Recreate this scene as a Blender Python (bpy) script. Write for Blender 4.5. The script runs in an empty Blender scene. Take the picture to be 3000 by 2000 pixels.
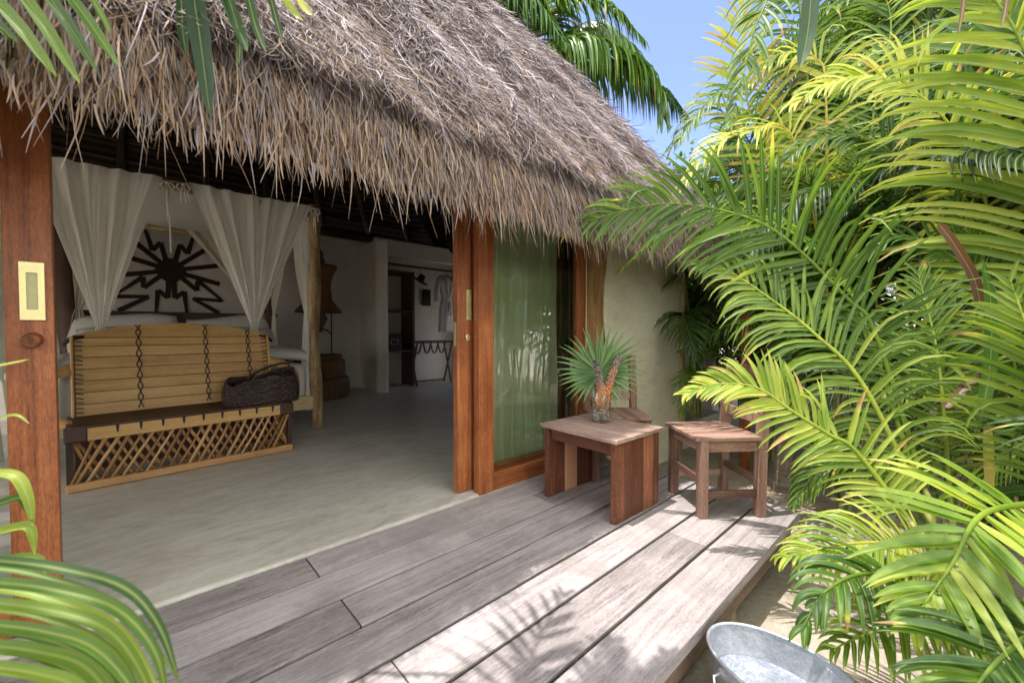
import bpy, math, random
import numpy as np
from mathutils import Vector, Matrix

random.seed(7)
RNG = np.random.default_rng(11)
SC = bpy.context.scene
COL = SC.collection
R = math.radians

# ------------------------------------------------------------------ materials
class N:
    """tiny node helper"""
    def __init__(s, name):
        s.m = bpy.data.materials.new(name); s.m.use_nodes = True
        s.t = s.m.node_tree; s.t.nodes.clear()
        s.out = s.t.nodes.new('ShaderNodeOutputMaterial')
    def n(s, typ, **kw):
        nd = s.t.nodes.new('ShaderNode' + typ)
        for k, v in kw.items():
            if k.startswith('i_'):
                key = k[2:]
                key = int(key) if key.isdigit() else key.replace('_', ' ')
                s.set(nd.inputs[key], v)
            else:
                setattr(nd, k, v)
        return nd
    def set(s, inp, v):
        if isinstance(v, bpy.types.NodeSocket): s.t.links.new(v, inp)
        elif isinstance(v, bpy.types.Node): s.t.links.new(v.outputs[0], inp)
        elif isinstance(v, (tuple, list)) and len(v) == 3 and inp.type == 'RGBA': inp.default_value = (*v, 1)
        else: inp.default_value = v
    def attr(s, name, out=2):
        return s.n('Attribute', attribute_name=name).outputs[out]
    def math(s, op, a, b=0.0, c=None):
        nd = s.n('Math', operation=op); s.set(nd.inputs[0], a); s.set(nd.inputs[1], b)
        if c is not None: s.set(nd.inputs[2], c)
        return nd.outputs[0]
    def vmul(s, v, k):
        nd = s.n('VectorMath', operation='MULTIPLY'); s.set(nd.inputs[0], v); nd.inputs[1].default_value = k
        return nd.outputs[0]
    def noise(s, vec, scale, detail=4, rough=.55, dist=0):
        return s.n('TexNoise', i_Vector=vec, i_Scale=scale, i_Detail=detail, i_Roughness=rough, i_Distortion=dist).outputs[0]
    def ramp(s, fac, stops):
        nd = s.n('ValToRGB'); s.set(nd.inputs[0], fac); e = nd.color_ramp.elements
        while len(e) < len(stops): e.new(.5)
        for el, (p, c) in zip(e, stops):
            el.position = p; el.color = (*c, 1) if isinstance(c, (tuple, list)) else (c, c, c, 1)
        return nd.outputs[0]
    def mix(s, f, a, b, blend='MIX'):
        nd = s.n('Mix', data_type='RGBA', blend_type=blend); s.set(nd.inputs[0], f); s.set(nd.inputs[6], a); s.set(nd.inputs[7], b)
        return nd.outputs[2]
    def bump(s, h, dist=.002, strength=.6):
        return s.n('Bump', i_Height=h, i_Distance=dist, i_Strength=strength).outputs[0]
    def bsdf(s, col, rough=.6, spec=.5, metal=0., nrm=None, **kw):
        p = s.n('BsdfPrincipled'); s.set(p.inputs['Base Color'], col); s.set(p.inputs['Roughness'], rough)
        s.set(p.inputs['Specular IOR Level'], spec); s.set(p.inputs['Metallic'], metal)
        if nrm is not None: s.set(p.inputs['Normal'], nrm)
        for k, v in kw.items(): s.set(p.inputs[k.replace('_', ' ')], v)
        return p.outputs[0]
    def done(s, sh):
        s.t.links.new(sh, s.out.inputs[0]); return s.m

def wood(name, cols, rough=.55, gscale=14., stretch=.07, spec=.4, tone_amt=.35, bump=.0012, blotch=0., blotch_col=None, lat=(1, 1)):
    """cols: dark, mid, light; grain runs along the first 'gc' axis"""
    k = N(name); gc = k.attr('gc', 1); tone = k.attr('tone')
    v = k.vmul(gc, (stretch, lat[0], lat[1]))
    n1 = k.noise(v, gscale, 6, .62, 1.2); n2 = k.noise(v, gscale * 5, 5, .7, .4); n3 = k.noise(gc, 3.2, 4, .6)
    f = k.math('ADD', k.math('MULTIPLY', n1, .62), k.math('MULTIPLY', n2, .38))
    f = k.math('ADD', f, k.math('MULTIPLY', k.math('SUBTRACT', tone, .5), tone_amt))
    f = k.math('ADD', f, k.math('MULTIPLY', k.math('SUBTRACT', n3, .5), .35))
    n4 = k.noise(k.vmul(gc, (.25, 1, 1)), 170, 4, .7)
    f = k.math('ADD', f, k.math('MULTIPLY', k.math('SUBTRACT', n4, .5), .45))
    c = k.ramp(f, [(.30, cols[0]), (.5, cols[1]), (.72, cols[2])])
    if blotch:
        b = k.ramp(k.noise(gc, 2.3, 6, .68, .6), [(.48, 0.), (.66, blotch)])
        c = k.mix(b, c, blotch_col)
    h = k.math('ADD', k.math('MULTIPLY', n1, .5), n2)
    rr = k.math('ADD', k.math('MULTIPLY', n2, .25), rough - .12)
    return k.done(k.bsdf(c, rr, spec, nrm=k.bump(h, bump, .7)))

M = {}
M['deck'] = wood('weathered_deck', ((.155, .132, .128), (.315, .278, .275), (.455, .41, .408)), .76, 22, .06, .22, .22, .0040, .55, (.21, .185, .18))
M['deck_side'] = wood('deck_side', ((.13, .09, .06), (.23, .17, .12), (.34, .27, .2)), .8, 12, .06, .2)
M['teak'] = wood('red_teak', ((.09, .025, .008), (.285, .086, .026), (.49, .195, .066)), .45, 15, .04, .45, .35, .0014, .6, (.17, .045, .016))
M['table'] = wood('table_wood', ((.10, .034, .017), (.30, .112, .058), (.52, .27, .15)), .58, 11, .05, .35, .55, .001)
M['table_top'] = wood('weathered_table_top', ((.16, .095, .075), (.30, .20, .165), (.44, .335, .29)), .66, 12, .05, .3, .5, .0014)
M['chair'] = wood('chair_wood', ((.10, .05, .037), (.245, .14, .105), (.44, .30, .245)), .66, 13, .06, .3, .4, .0012)
M['yellow'] = wood('yellow_cedar', ((.31, .165, .05), (.46, .27, .09), (.57, .37, .15)), .5, 9, .05, .35, .4, .0005)
M['stick'] = wood('cedar_stick', ((.22, .11, .042), (.39, .215, .088), (.51, .31, .14)), .62, 9, .07, .3, .6, .0006)
M['log'] = wood('peeled_log', ((.20, .12, .05), (.52, .40, .22), (.66, .55, .35)), .7, 7, .12, .3, .3, .003)
M['darkwood'] = wood('dark_wood', ((.02, .012, .008), (.05, .03, .02), (.09, .058, .04)), .65, 10, .06, .3)
M['shelf'] = wood('walnut', ((.035, .018, .012), (.07, .04, .028), (.11, .065, .045)), .55, 10, .06, .35)
M['bark'] = wood('tree_post_bark', ((.12, .06, .022), (.25, .14, .055), (.36, .22, .10)), .85, 8, .12, .2, .3, .006)
M['palmbark'] = wood('palm_bark', ((.10, .08, .06), (.22, .18, .14), (.36, .31, .25)), .9, 16, 1.2, .2, .4, .006, lat=(.35, .35))

def simple(name, col, rough=.6, var=.18, scale=20., spec=.4, metal=0., bump=.0006, dark=None):
    k = N(name); co = k.n('TexCoord').outputs['Object']
    n1 = k.noise(co, scale, 6, .6); n2 = k.noise(co, scale * .12, 5, .62, .4)
    d = dark or tuple(c * (1 - var * 2) for c in col)
    f = k.math('ADD', k.math('MULTIPLY', n1, .45), k.math('MULTIPLY', n2, .55))
    c = k.ramp(f, [(.34, d), (.62, col)])
    return k.done(k.bsdf(c, k.math('ADD', k.math('MULTIPLY', n2, .2), rough - .1), spec, metal, k.bump(n1, bump, .5)))

def concrete():
    k = N('polished_concrete'); co = k.n('TexCoord').outputs['Object']
    v = k.n('Mapping', i_Vector=co); v.inputs['Scale'].default_value = (1, 2.6, 1); v.inputs['Rotation'].default_value = (0, 0, R(-14))
    a = k.noise(v.outputs[0], 2.2, 8, .68, 1.4); b = k.noise(v.outputs[0], 11, 7, .7, 1.0); g = k.noise(co, 220, 3, .6)
    f = k.math('ADD', k.math('ADD', k.math('MULTIPLY', a, .55), k.math('MULTIPLY', b, .35)), k.math('MULTIPLY', g, .1))
    c = k.ramp(f, [(.34, (.31, .285, .235)), (.5, (.50, .475, .41)), (.66, (.64, .62, .56))])
    r = k.ramp(f, [(.35, .30), (.65, .50)])
    return k.done(k.bsdf(c, r, .45, nrm=k.bump(f, .0012, .4)))
M['concrete'] = concrete()

def stucco():
    k = N('hand_trowelled_stucco'); co = k.n('TexCoord').outputs['Object']
    v = k.n('Mapping', i_Vector=co); v.inputs['Scale'].default_value = (1, 1, 2.4)
    a = k.noise(v.outputs[0], 1.4, 7, .62, .8); b = k.noise(v.outputs[0], 14, 6, .66, .5)
    f = k.math('ADD', k.math('MULTIPLY', a, .65), k.math('MULTIPLY', b, .35))
    c = k.ramp(f, [(.34, (.59, .55, .40)), (.52, (.73, .69, .53)), (.68, (.80, .77, .63))])
    return k.done(k.bsdf(c, .78, .25, nrm=k.bump(f, .006, .45)))
M['stucco'] = stucco()
M['plaster'] = simple('pale_interior_plaster', (.74, .71, .66), .85, .10, 9, .25, bump=.003)
M['white_wall'] = simple('white_render', (.72, .66, .66), .85, .1, 6)
M['leather'] = simple('brown_leather', (.075, .034, .02), .5, .3, 30, .4, bump=.001)
M['black'] = simple('black_lacing', (.016, .012, .012), .6, .2, 40)
M['wicker'] = simple('brown_wicker', (.17, .085, .035), .75, .3, 60, .3, bump=.003)
M['steel_dark'] = simple('black_steel', (.012, .012, .014), .35, .2, 30)
M['grey_plastic'] = simple('pale_keypad', (.42, .42, .40), .5, .1, 30)
M['linen'] = simple('white_linen', (.66, .65, .60), .9, .08, 8, .15, bump=.002)
M['robe'] = simple('white_towelling', (.62, .60, .60), .95, .1, 90, .1, bump=.002)
M['rope'] = simple('pale_cord', (.58, .48, .30), .85, .15, 60)
M['art'] = simple('dark_brown_paint', (.032, .016, .010), .6, .2, 14, .3)
M['brass'] = simple('brushed_brass', (.80, .72, .36), .38, .06, 60, .5, .85, .0002)
M['brass_in'] = simple('brass_recess', (.44, .42, .22), .45, .1, 60, .5, .6, .0002)
M['gap_shade'] = simple('shadow_gap', (.03, .025, .02), .9)

def galvanised():
    k = N('galvanised_steel'); co = k.n('TexCoord').outputs['Object']
    vo = k.n('TexVoronoi', i_Vector=co, i_Scale=120.).outputs['Color']
    sp = k.n('SeparateColor', i_Color=vo).outputs[0]
    n = k.noise(co, 9, 6, .65)
    f = k.math('ADD', k.math('MULTIPLY', sp, .18), k.math('MULTIPLY', n, .82))
    c = k.ramp(f, [(.25, (.36, .38, .43)), (.7, (.66, .68, .73))])
    return k.done(k.bsdf(c, k.ramp(f, [(.3, .34), (.7, .55)]), .5, .72, k.bump(f, .0006, .4)))
M['galv'] = galvanised()
def galv_bottom():
    k = N('wet_galvanised_bottom'); co = k.n('TexCoord').outputs['Object']
    n = k.noise(co, 130, 5, .75); n2 = k.noise(co, 12, 5, .6)
    c = k.ramp(k.math('ADD', k.math('MULTIPLY', n, .6), k.math('MULTIPLY', n2, .4)), [(.38, (.17, .20, .25)), (.52, (.34, .37, .43)), (.64, (.62, .65, .72))])
    return k.done(k.bsdf(c, .5, .5, .35, k.bump(n, .002, .6)))
M['galv_bottom'] = galv_bottom()

def sand():
    k = N('beach_sand'); co = k.n('TexCoord').outputs['Object']
    a = k.noise(co, 1.6, 6, .6); b = k.noise(co, 30, 6, .7); g = k.noise(co, 420, 2, .5)
    f = k.math('ADD', k.math('ADD', k.math('MULTIPLY', a, .35), k.math('MULTIPLY', b, .4)), k.math('MULTIPLY', g, .25))
    c = k.ramp(f, [(.36, (.25, .205, .155)), (.5, (.42, .355, .285)), (.64, (.56, .49, .42))])
    return k.done(k.bsdf(c, .95, .15, nrm=k.bump(k.math('ADD', b, k.math('MULTIPLY', g, .4)), .012, .7)))
M['sand'] = sand()

def cloth(name, col, trans=.35, see=.0, rough=.9):
    k = N(name); co = k.n('TexCoord').outputs['Object']
    n = k.noise(co, 5, 4, .5); w = k.noise(k.vmul(co, (1, 1, .02)), 400, 2, .5)
    c = k.mix(k.math('ADD', k.math('MULTIPLY', n, .25), k.math('MULTIPLY', w, .12)), col, tuple(x * .82 for x in col))
    d = k.bsdf(c, rough, .1, nrm=k.bump(w, .0006, .3))
    t = k.n('BsdfTranslucent', i_Color=c).outputs[0]
    sh = k.n('MixShader', i_0=trans); k.set(sh.inputs[1], d); k.set(sh.inputs[2], t)
    o = sh.outputs[0]
    if see:
        tr = k.n('BsdfTransparent').outputs[0]; s2 = k.n('MixShader', i_0=see); k.set(s2.inputs[1], o); k.set(s2.inputs[2], tr); o = s2.outputs[0]
    return k.done(o)
M['drape'] = cloth('cotton_voile', (.95, .94, .89), .40, .03)
M['sheer'] = cloth('sheer_voile', (.80, .76, .66), .4, .22)
M['curtain'] = cloth('pale_green_curtain', (.80, .84, .60), .42, .03)

def glass():
    k = N('window_glass')
    tr = k.n('BsdfTransparent', i_Color=(.90, .95, .90)).outputs[0]; gl = k.n('BsdfGlossy', i_Color=(1, 1, 1), i_Roughness=.004).outputs[0]
    fc = k.n('LayerWeight', i_Blend=.5).outputs[1]
    f = k.math('ADD', k.math('MULTIPLY', k.math('POWER', fc, 4.), .9), .17)
    sh = k.n('MixShader', i_0=f); k.set(sh.inputs[1], tr); k.set(sh.inputs[2], gl)
    return k.done(sh.outputs[0])
M['glass'] = glass()
def vase_glass():
    k = N('vase_glass')
    tr = k.n('BsdfTransparent', i_Color=(.93, .97, .96)).outputs[0]; gl = k.n('BsdfGlossy', i_Color=(1, 1, 1), i_Roughness=.01).outputs[0]
    lw = k.n('LayerWeight', i_Blend=.28).outputs[1]
    f = k.math('ADD', k.math('MULTIPLY', lw, .8), .08)
    sh = k.n('MixShader', i_0=f); k.set(sh.inputs[1], tr); k.set(sh.inputs[2], gl)
    return k.done(sh.outputs[0])
M['vase_glass'] = vase_glass()

LEAF = [(0., (.010, .036, .010)), (.25, (.020, .066, .012)), (.45, (.070, .155, .016)), (.6, (.19, .29, .028)), (.75, (.44, .48, .08)), (.88, (.46, .30, .10)), (1., (.13, .058, .035))]
def leaf(name, rough=.44, trans=.42, boost=1.95, rnd=.34):
    k = N(name); tone = k.attr('tone'); gc = k.attr('gc', 1)
    rv = k.n('ObjectInfo').outputs['Random']
    n = k.noise(k.vmul(gc, (1.5, 190, .8)), 1.0, 3, .65)
    n2 = k.noise(k.n('TexCoord').outputs['Object'], 5, 4, .6)
    f = k.math('ADD', tone, k.math('MULTIPLY', k.math('SUBTRACT', rv, .5), rnd))
    f = k.math('ADD', f, k.math('MULTIPLY', k.math('SUBTRACT', n, .5), .22)); f = k.math('ADD', f, k.math('MULTIPLY', k.math('SUBTRACT', n2, .5), .22))
    sp = k.noise(k.n('TexCoord').outputs['Object'], 34, 6, .75)
    c = k.ramp(f, LEAF)
    ay = k.math('ABSOLUTE', k.n('SeparateXYZ', i_Vector=gc).outputs[1])
    c = k.mix(k.ramp(ay, [(.0, .55), (.006, .0)]), c, (.42, .46, .14))
    c = k.mix(k.ramp(sp, [(.66, 0.), (.74, .75)]), c, (.30, .22, .08))
    p = k.bsdf(c, k.math('ADD', k.math('MULTIPLY', n2, .2), rough - .09), .5, nrm=k.bump(n, .0006, .35))
    tc = k.mix(1.0, c, (boost * 1.05, boost, boost * .55), 'MULTIPLY')
    t = k.n('BsdfTranslucent', i_Color=tc).outputs[0]
    sh = k.n('MixShader', i_0=trans); k.set(sh.inputs[1], p); k.set(sh.inputs[2], t)
    return k.done(sh.outputs[0])
M['leaf'] = leaf('palm_leaf')
M['leaf_coco'] = leaf('coconut_leaf', .38, .35, 1.1, .08)
M['leaf_broad'] = leaf('broad_leaf', .3, .38, 1.3, .05)
def stem():
    k = N('palm_cane'); gc = k.attr('gc', 1); tone = k.attr('tone')
    n = k.noise(gc, 9, 5, .6); ring = k.n('TexWave', i_Vector=k.vmul(gc, (1, .02, .02)), i_Scale=3.0, i_Distortion=.8).outputs[1]
    f = k.math('ADD', k.math('MULTIPLY', n, .5), k.math('MULTIPLY', tone, .5))
    c = k.ramp(f, [(.3, (.10, .15, .04)), (.5, (.26, .29, .08)), (.7, (.42, .36, .16))])
    c = k.mix(k.ramp(ring, [(.9, 0.), (.97, .8)]), c, (.16, .13, .07))
    return k.done(k.bsdf(c, .5, .4, nrm=k.bump(n, .002, .4)))
M['stem'] = stem()
def thatch():
    k = N('palm_thatch'); tone = k.attr('tone')
    c = k.ramp(tone, [(0., (.05, .030, .020)), (.2, (.14, .08, .045)), (.38, (.20, .132, .083)), (.52, (.34, .25, .18)), (.62, (.16, .135, .138)), (.82, (.28, .243, .255)), (1., (.54, .49, .515))])
    return k.done(k.bsdf(c, .7, .25))
M['thatch'] = thatch()
def ceiling():
    k = N('dark_ceiling_thatch'); co = k.n('TexCoord').outputs['Object']  # very dark brown thatch with fine streaks and bands
    n = k.noise(k.vmul(co, (1, .15, .15)), 50, 4, .6); b = k.n('TexWave', i_Vector=co, i_Scale=4., i_Distortion=1., bands_direction='Z').outputs[1]
    c = k.ramp(k.math('ADD', k.math('MULTIPLY', n, .6), k.math('MULTIPLY', b, .4)), [(.35, (.014, .009, .006)), (.7, (.05, .033, .022))])
    return k.done(k.bsdf(c, .85, .15, nrm=k.bump(n, .01, .5)))
M['ceiling'] = ceiling()
def seeds():
    k = N('palm_seeds'); t = k.attr('tone')
    c = k.ramp(t, [(0., (.05, .04, .04)), (.3, (.22, .17, .17)), (.5, (.34, .24, .20)), (.7, (.70, .30, .10)), (.9, (.80, .30, .05)), (1., (.45, .11, .02))])
    return k.done(k.bsdf(c, .55, .4))
M['seeds'] = seeds()
def bagmat():
    k = N('woven_bag_leather'); co = k.n('TexCoord').outputs['Object']
    m = k.n('Mapping', i_Vector=co); m.inputs['Scale'].default_value = (1, 1, 1)
    w1 = k.n('TexWave', i_Vector=co, i_Scale=16., i_Distortion=1.2, wave_type='BANDS', bands_direction='Z').outputs[1]
    w2 = k.n('TexWave', i_Vector=co, i_Scale=22., i_Distortion=2., bands_direction='DIAGONAL').outputs[1]
    h = k.math('MULTIPLY', w1, w2)
    c = k.ramp(h, [(.1, (.014, .007, .005)), (.5, (.065, .032, .022)), (.9, (.14, .085, .062))])
    return k.done(k.bsdf(c, .38, .5, nrm=k.bump(h, .008, .9)))
M['bag'] = bagmat()

# ------------------------------------------------------------------ mesh building
class MB:
    def __init__(s): s.v = []; s.f = []; s.t = []; s.g = []
    def _add(s, vs, fs, tone, gcs):
        b = len(s.v); s.v += [tuple(x) for x in vs]; s.f += [tuple(b + i for i in q) for q in fs]
        s.t += list(tone) if hasattr(tone, '__len__') else [tone] * len(vs); s.g += [tuple(x) for x in gcs]
    def box(s, c, size, rot=None, tone=None, taper=1.0):
        """size full; rot Matrix 3x3; taper scales the +z end's x/y"""
        h = [x / 2 for x in size]; tone = random.random() if tone is None else tone
        order = sorted(range(3), key=lambda i: -size[i]); off = [random.uniform(0, 50) for _ in range(3)]
        vs, gs = [], []
        for z in (-1, 1):
            for y in (-1, 1):
                for x in (-1, 1):
                    q = [x * h[0] * (taper if z > 0 else 1), y * h[1] * (taper if z > 0 else 1), z * h[2]]
                    p = Vector(q); p = (rot @ p) if rot else p
                    vs.append(Vector(c) + p); gs.append([q[order[i]] + off[i] for i in range(3)])
        s._add(vs, [(0, 2, 3, 1), (4, 5, 7, 6), (0, 1, 5, 4), (2, 6, 7, 3), (0, 4, 6, 2), (1, 3, 7, 5)], tone, gs)
        return s
    def beam(s, a, b, w, d, up=(0, 0, 1), tone=None):
        """a square bar from a to b"""
        a, b = Vector(a), Vector(b); x = (b - a); L = x.length; x.normalize()
        y = Vector(up).cross(x)
        if y.length < 1e-4: y = Vector((0, 1, 0))
        y.normalize(); z = x.cross(y)
        return s.box((a + b) / 2, (L, w, d), Matrix((x, y, z)).transposed(), tone)
    def tube(s, pts, rad, n=10, tone=None, cap=True, flat=1.0, jit=0.0):
        pts = [Vector(p) for p in pts]; tone = random.random() if tone is None else tone
        rad = rad if hasattr(rad, '__len__') else [rad] * len(pts); off = [random.uniform(0, 50) for _ in range(3)]
        vs, gs, L = [], [], 0; prev = None
        for i, p in enumerate(pts):
            t = (pts[min(i + 1, len(pts) - 1)] - pts[max(i - 1, 0)]).normalized()
            if prev is None:
                a = Vector((0, 0, 1)) if abs(t.z) < .9 else Vector((1, 0, 0)); u = t.cross(a).normalized()
            else:
                u = (prev - t * prev.dot(t)).normalized()
            prev = u; w = t.cross(u)
            if i: L += (p - pts[i - 1]).length
            for k in range(n):
                an = 2 * math.pi * k / n; r = rad[i] * (1 + random.uniform(-jit, jit))
                vs.append(p + (u * math.cos(an) + w * math.sin(an) * flat) * r); gs.append((L + off[0], math.cos(an) * rad[i] + off[1], math.sin(an) * rad[i] + off[2]))
        fs = [(i * n + k, i * n + (k + 1) % n, (i + 1) * n + (k + 1) % n, (i + 1) * n + k) for i in range(len(pts) - 1) for k in range(n)]
        if cap: fs += [tuple(range(n - 1, -1, -1)), tuple((len(pts) - 1) * n + k for k in range(n))]
        s._add(vs, fs, tone, gs); return s
    def lathe(s, prof, c=(0, 0, 0), n=28, tone=None, cap=(True, True), sx=1., sy=1.):
        tone = random.random() if tone is None else tone; vs, gs, L = [], [], 0
        for i, (r, z) in enumerate(prof):
            if i: L += math.hypot(r - prof[i - 1][0], z - prof[i - 1][1])
            for k in range(n):
                a = 2 * math.pi * k / n; vs.append((c[0] + r * math.cos(a) * sx, c[1] + r * math.sin(a) * sy, c[2] + z)); gs.append((L, r * math.cos(a), r * math.sin(a)))
        m = len(prof); fs = [(i * n + k, i * n + (k + 1) % n, (i + 1) * n + (k + 1) % n, (i + 1) * n + k) for i in range(m - 1) for k in range(n)]
        if cap[0]: fs.append(tuple(range(n - 1, -1, -1)))
        if cap[1]: fs.append(tuple((m - 1) * n + k for k in range(n)))
        s._add(vs, fs, tone, gs); return s
    def prism(s, poly, o, ux, uy, th, tone=None):
        """closed polygon in the plane (o, ux, uy), thickness th along ux x uy, centred"""
        o, ux, uy = Vector(o), Vector(ux), Vector(uy); nn = ux.cross(uy).normalized() * th / 2; m = len(poly)
        tone = random.random() if tone is None else tone
        vs = [o + ux * a + uy * b - nn for a, b in poly] + [o + ux * a + uy * b + nn for a, b in poly]
        gs = [(b, a, 0) for a, b in poly] * 2
        fs = [tuple(range(m - 1, -1, -1)), tuple(range(m, 2 * m))] + [(i, (i + 1) % m, m + (i + 1) % m, m + i) for i in range(m)]
        s._add(vs, fs, tone, gs); return s
    def sheet(s, fn, nu, nv, tone=.5, tonefn=None):
        vs, gs, ts = [], [], []
        for j in range(nv + 1):
            for i in range(nu + 1):
                u, v = i / nu, j / nv; vs.append(fn(u, v)); gs.append((u, v, 0)); ts.append(tonefn(u, v) if tonefn else tone)
        w = nu + 1
        s._add(vs, [(j * w + i, j * w + i + 1, (j + 1) * w + i + 1, (j + 1) * w + i) for j in range(nv) for i in range(nu)], ts, gs); return s
    def build(s, name, mat, parent=None, smooth=False, bevel=0., solid=0., segs=1):
        me = bpy.data.meshes.new(name); me.from_pydata(s.v, [], s.f); me.update()
        a = me.attributes.new('tone', 'FLOAT', 'POINT'); a.data.foreach_set('value', s.t)
        g = me.attributes.new('gc', 'FLOAT_VECTOR', 'POINT'); g.data.foreach_set('vector', [x for q in s.g for x in q])
        me.materials.append(mat if not isinstance(mat, str) else M[mat])
        o = bpy.data.objects.new(name, me); COL.objects.link(o)
        if smooth:
            me.polygons.foreach_set('use_smooth', [True] * len(me.polygons))
        if parent: o.parent = parent
        if solid:
            md = o.modifiers.new('thick', 'SOLIDIFY'); md.thickness = solid; md.offset = 0
        if bevel:
            md = o.modifiers.new('edge', 'BEVEL'); md.width = bevel; md.segments = segs; md.limit_method = 'ANGLE'; md.angle_limit = R(40)
        return o

def mesh_np(name, v, q, tone, gc, mat, parent=None, smooth=True, link=True):
    me = bpy.data.meshes.new(name); nv, nq = len(v), len(q)
    me.vertices.add(nv); me.vertices.foreach_set('co', np.ascontiguousarray(v, np.float32).ravel())
    me.loops.add(nq * 4); me.loops.foreach_set('vertex_index', np.ascontiguousarray(q, np.int32).ravel())
    me.polygons.add(nq); me.polygons.foreach_set('loop_start', np.arange(0, nq * 4, 4, dtype=np.int32))
    if smooth: me.polygons.foreach_set('use_smooth', np.ones(nq, dtype=bool))
    me.update(calc_edges=True)
    a = me.attributes.new('tone', 'FLOAT', 'POINT'); a.data.foreach_set('value', np.ascontiguousarray(tone, np.float32))
    g = me.attributes.new('gc', 'FLOAT_VECTOR', 'POINT'); g.data.foreach_set('vector', np.ascontiguousarray(gc, np.float32).ravel())
    me.materials.append(M[mat])
    if not link: return me
    o = bpy.data.objects.new(name, me); COL.objects.link(o)
    if parent: o.parent = parent
    return o

def thing(name, loc, rz, label, cat, group=None, kind=None):
    o = bpy.data.objects.new(name, None); COL.objects.link(o); o.empty_display_size = .1
    o.location = loc; o.rotation_euler = (0, 0, rz)
    return tag(o, label, cat, group, kind)
def tag(o, label=None, cat=None, group=None, kind=None):
    if label: o['label'] = label
    if cat: o['category'] = cat
    if group: o['group'] = group
    if kind: o['kind'] = kind
    return o

# ------------------------------------------------------------------ leaf blades (vectorised)
def unit(a): return a / np.maximum(np.linalg.norm(a, axis=-1, keepdims=True), 1e-9)

def blades(P, D, Nn, L, W, droop, tone, stations=6, fold=.35, prof=None, tip=.0, side=None, twist=None):
    """M strips: P base, D direction, Nn face normal, L length, W width. returns verts, quads, tone, gc"""
    m = len(P); L = np.broadcast_to(np.asarray(L, float), (m,)); W = np.broadcast_to(np.asarray(W, float), (m,))
    droop = np.broadcast_to(np.asarray(droop, float), (m,)); tone = np.broadcast_to(np.asarray(tone, float), (m,))
    if prof is None: prof = np.interp(np.linspace(0, 1, stations), [0, .10, .3, .6, .85, 1], [.42, .92, 1, .80, .42, .03])
    p = P.astype(float).copy(); d = unit(D.astype(float)); rows = []; k3 = 3 if fold is not None else 2
    g = np.array([0, 0, -1.])
    for i in range(stations):
        wd = np.cross(d, Nn); wd = unit(wd)
        if twist is not None:
            th = (twist * i / (stations - 1))[:, None]; wd = wd * np.cos(th) + np.cross(d, wd) * np.sin(th)
        nl = unit(np.cross(wd, d)); hw = (W * prof[i] / 2)[:, None]
        if fold is not None: rows.append(np.stack([p - wd * hw, p - nl * hw * fold * 2, p + wd * hw], 1))
        else: rows.append(np.stack([p - wd * hw, p + wd * hw], 1))
        p = p + d * (L / (stations - 1))[:, None]
        d = unit(d + g * (droop * (i + 1) / stations)[:, None] + (side * (1 / stations) if side is not None else 0))
    V = np.stack(rows, 1)                       # m, stations, k3, 3
    idx = np.arange(m * stations * k3).reshape(m, stations, k3)
    q = np.stack([idx[:, :-1, :-1], idx[:, :-1, 1:], idx[:, 1:, 1:], idx[:, 1:, :-1]], -1).reshape(-1, 4)
    s = np.linspace(0, 1, stations)
    t = np.broadcast_to(tone[:, None, None] + (s ** 3 * tip)[None, :, None], (m, stations, k3)).ravel()
    gc = np.zeros((m, stations, k3, 3)); gc[..., 0] = s[None, :, None] * L[:, None, None]; gc[..., 1] = np.linspace(-.5, .5, k3)[None, None, :] * W[:, None, None] * 3; gc[..., 2] = np.arange(m)[:, None, None] * .37
    return V.reshape(-1, 3), q, t, gc.reshape(-1, 3)

def join(parts):
    vs, qs, ts, gs, b = [], [], [], [], 0
    for v, q, t, g in parts:
        vs.append(v); qs.append(q + b); ts.append(t); gs.append(g); b += len(v)
    return np.concatenate(vs), np.concatenate(qs), np.concatenate(ts), np.concatenate(gs)

def catmull(K, n):
    K = np.asarray(K, float); K = np.vstack([2 * K[0] - K[1], K, 2 * K[-1] - K[-2]]); out = []
    segs = len(K) - 3
    for u in np.linspace(0, segs, n):
        i = min(int(u), segs - 1); t = u - i; a, b, c, d = K[i:i + 4]
        out.append(.5 * ((2 * b) + (-a + c) * t + (2 * a - 5 * b + 4 * c - d) * t * t + (-a + 3 * b - 3 * c + d) * t ** 3))
    return np.array(out)

def np_tube(C, rad, n, tone):
    T = unit(np.gradient(C, axis=0)); u = unit(np.cross(T, np.array([.13, .21, 1.]))); w = np.cross(T, u)
    an = np.linspace(0, 2 * np.pi, n, endpoint=False)
    V = C[:, None] + (u[:, None] * np.cos(an)[None, :, None] + w[:, None] * np.sin(an)[None, :, None]) * np.asarray(rad)[:, None, None]
    m = len(C); idx = np.arange(m * n).reshape(m, n); nx = np.roll(idx, -1, 1)
    q = np.stack([idx[:-1], nx[:-1], nx[1:], idx[1:]], -1).reshape(-1, 4)
    L = np.concatenate([[0], np.cumsum(np.linalg.norm(np.diff(C, axis=0), axis=1))])
    gc = np.zeros((m, n, 3)); gc[..., 0] = L[:, None]; gc[..., 1] = np.cos(an) * .02; gc[..., 2] = np.sin(an) * .02
    return V.reshape(-1, 3), q, np.full(m * n, tone), gc.reshape(-1, 3)

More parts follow.
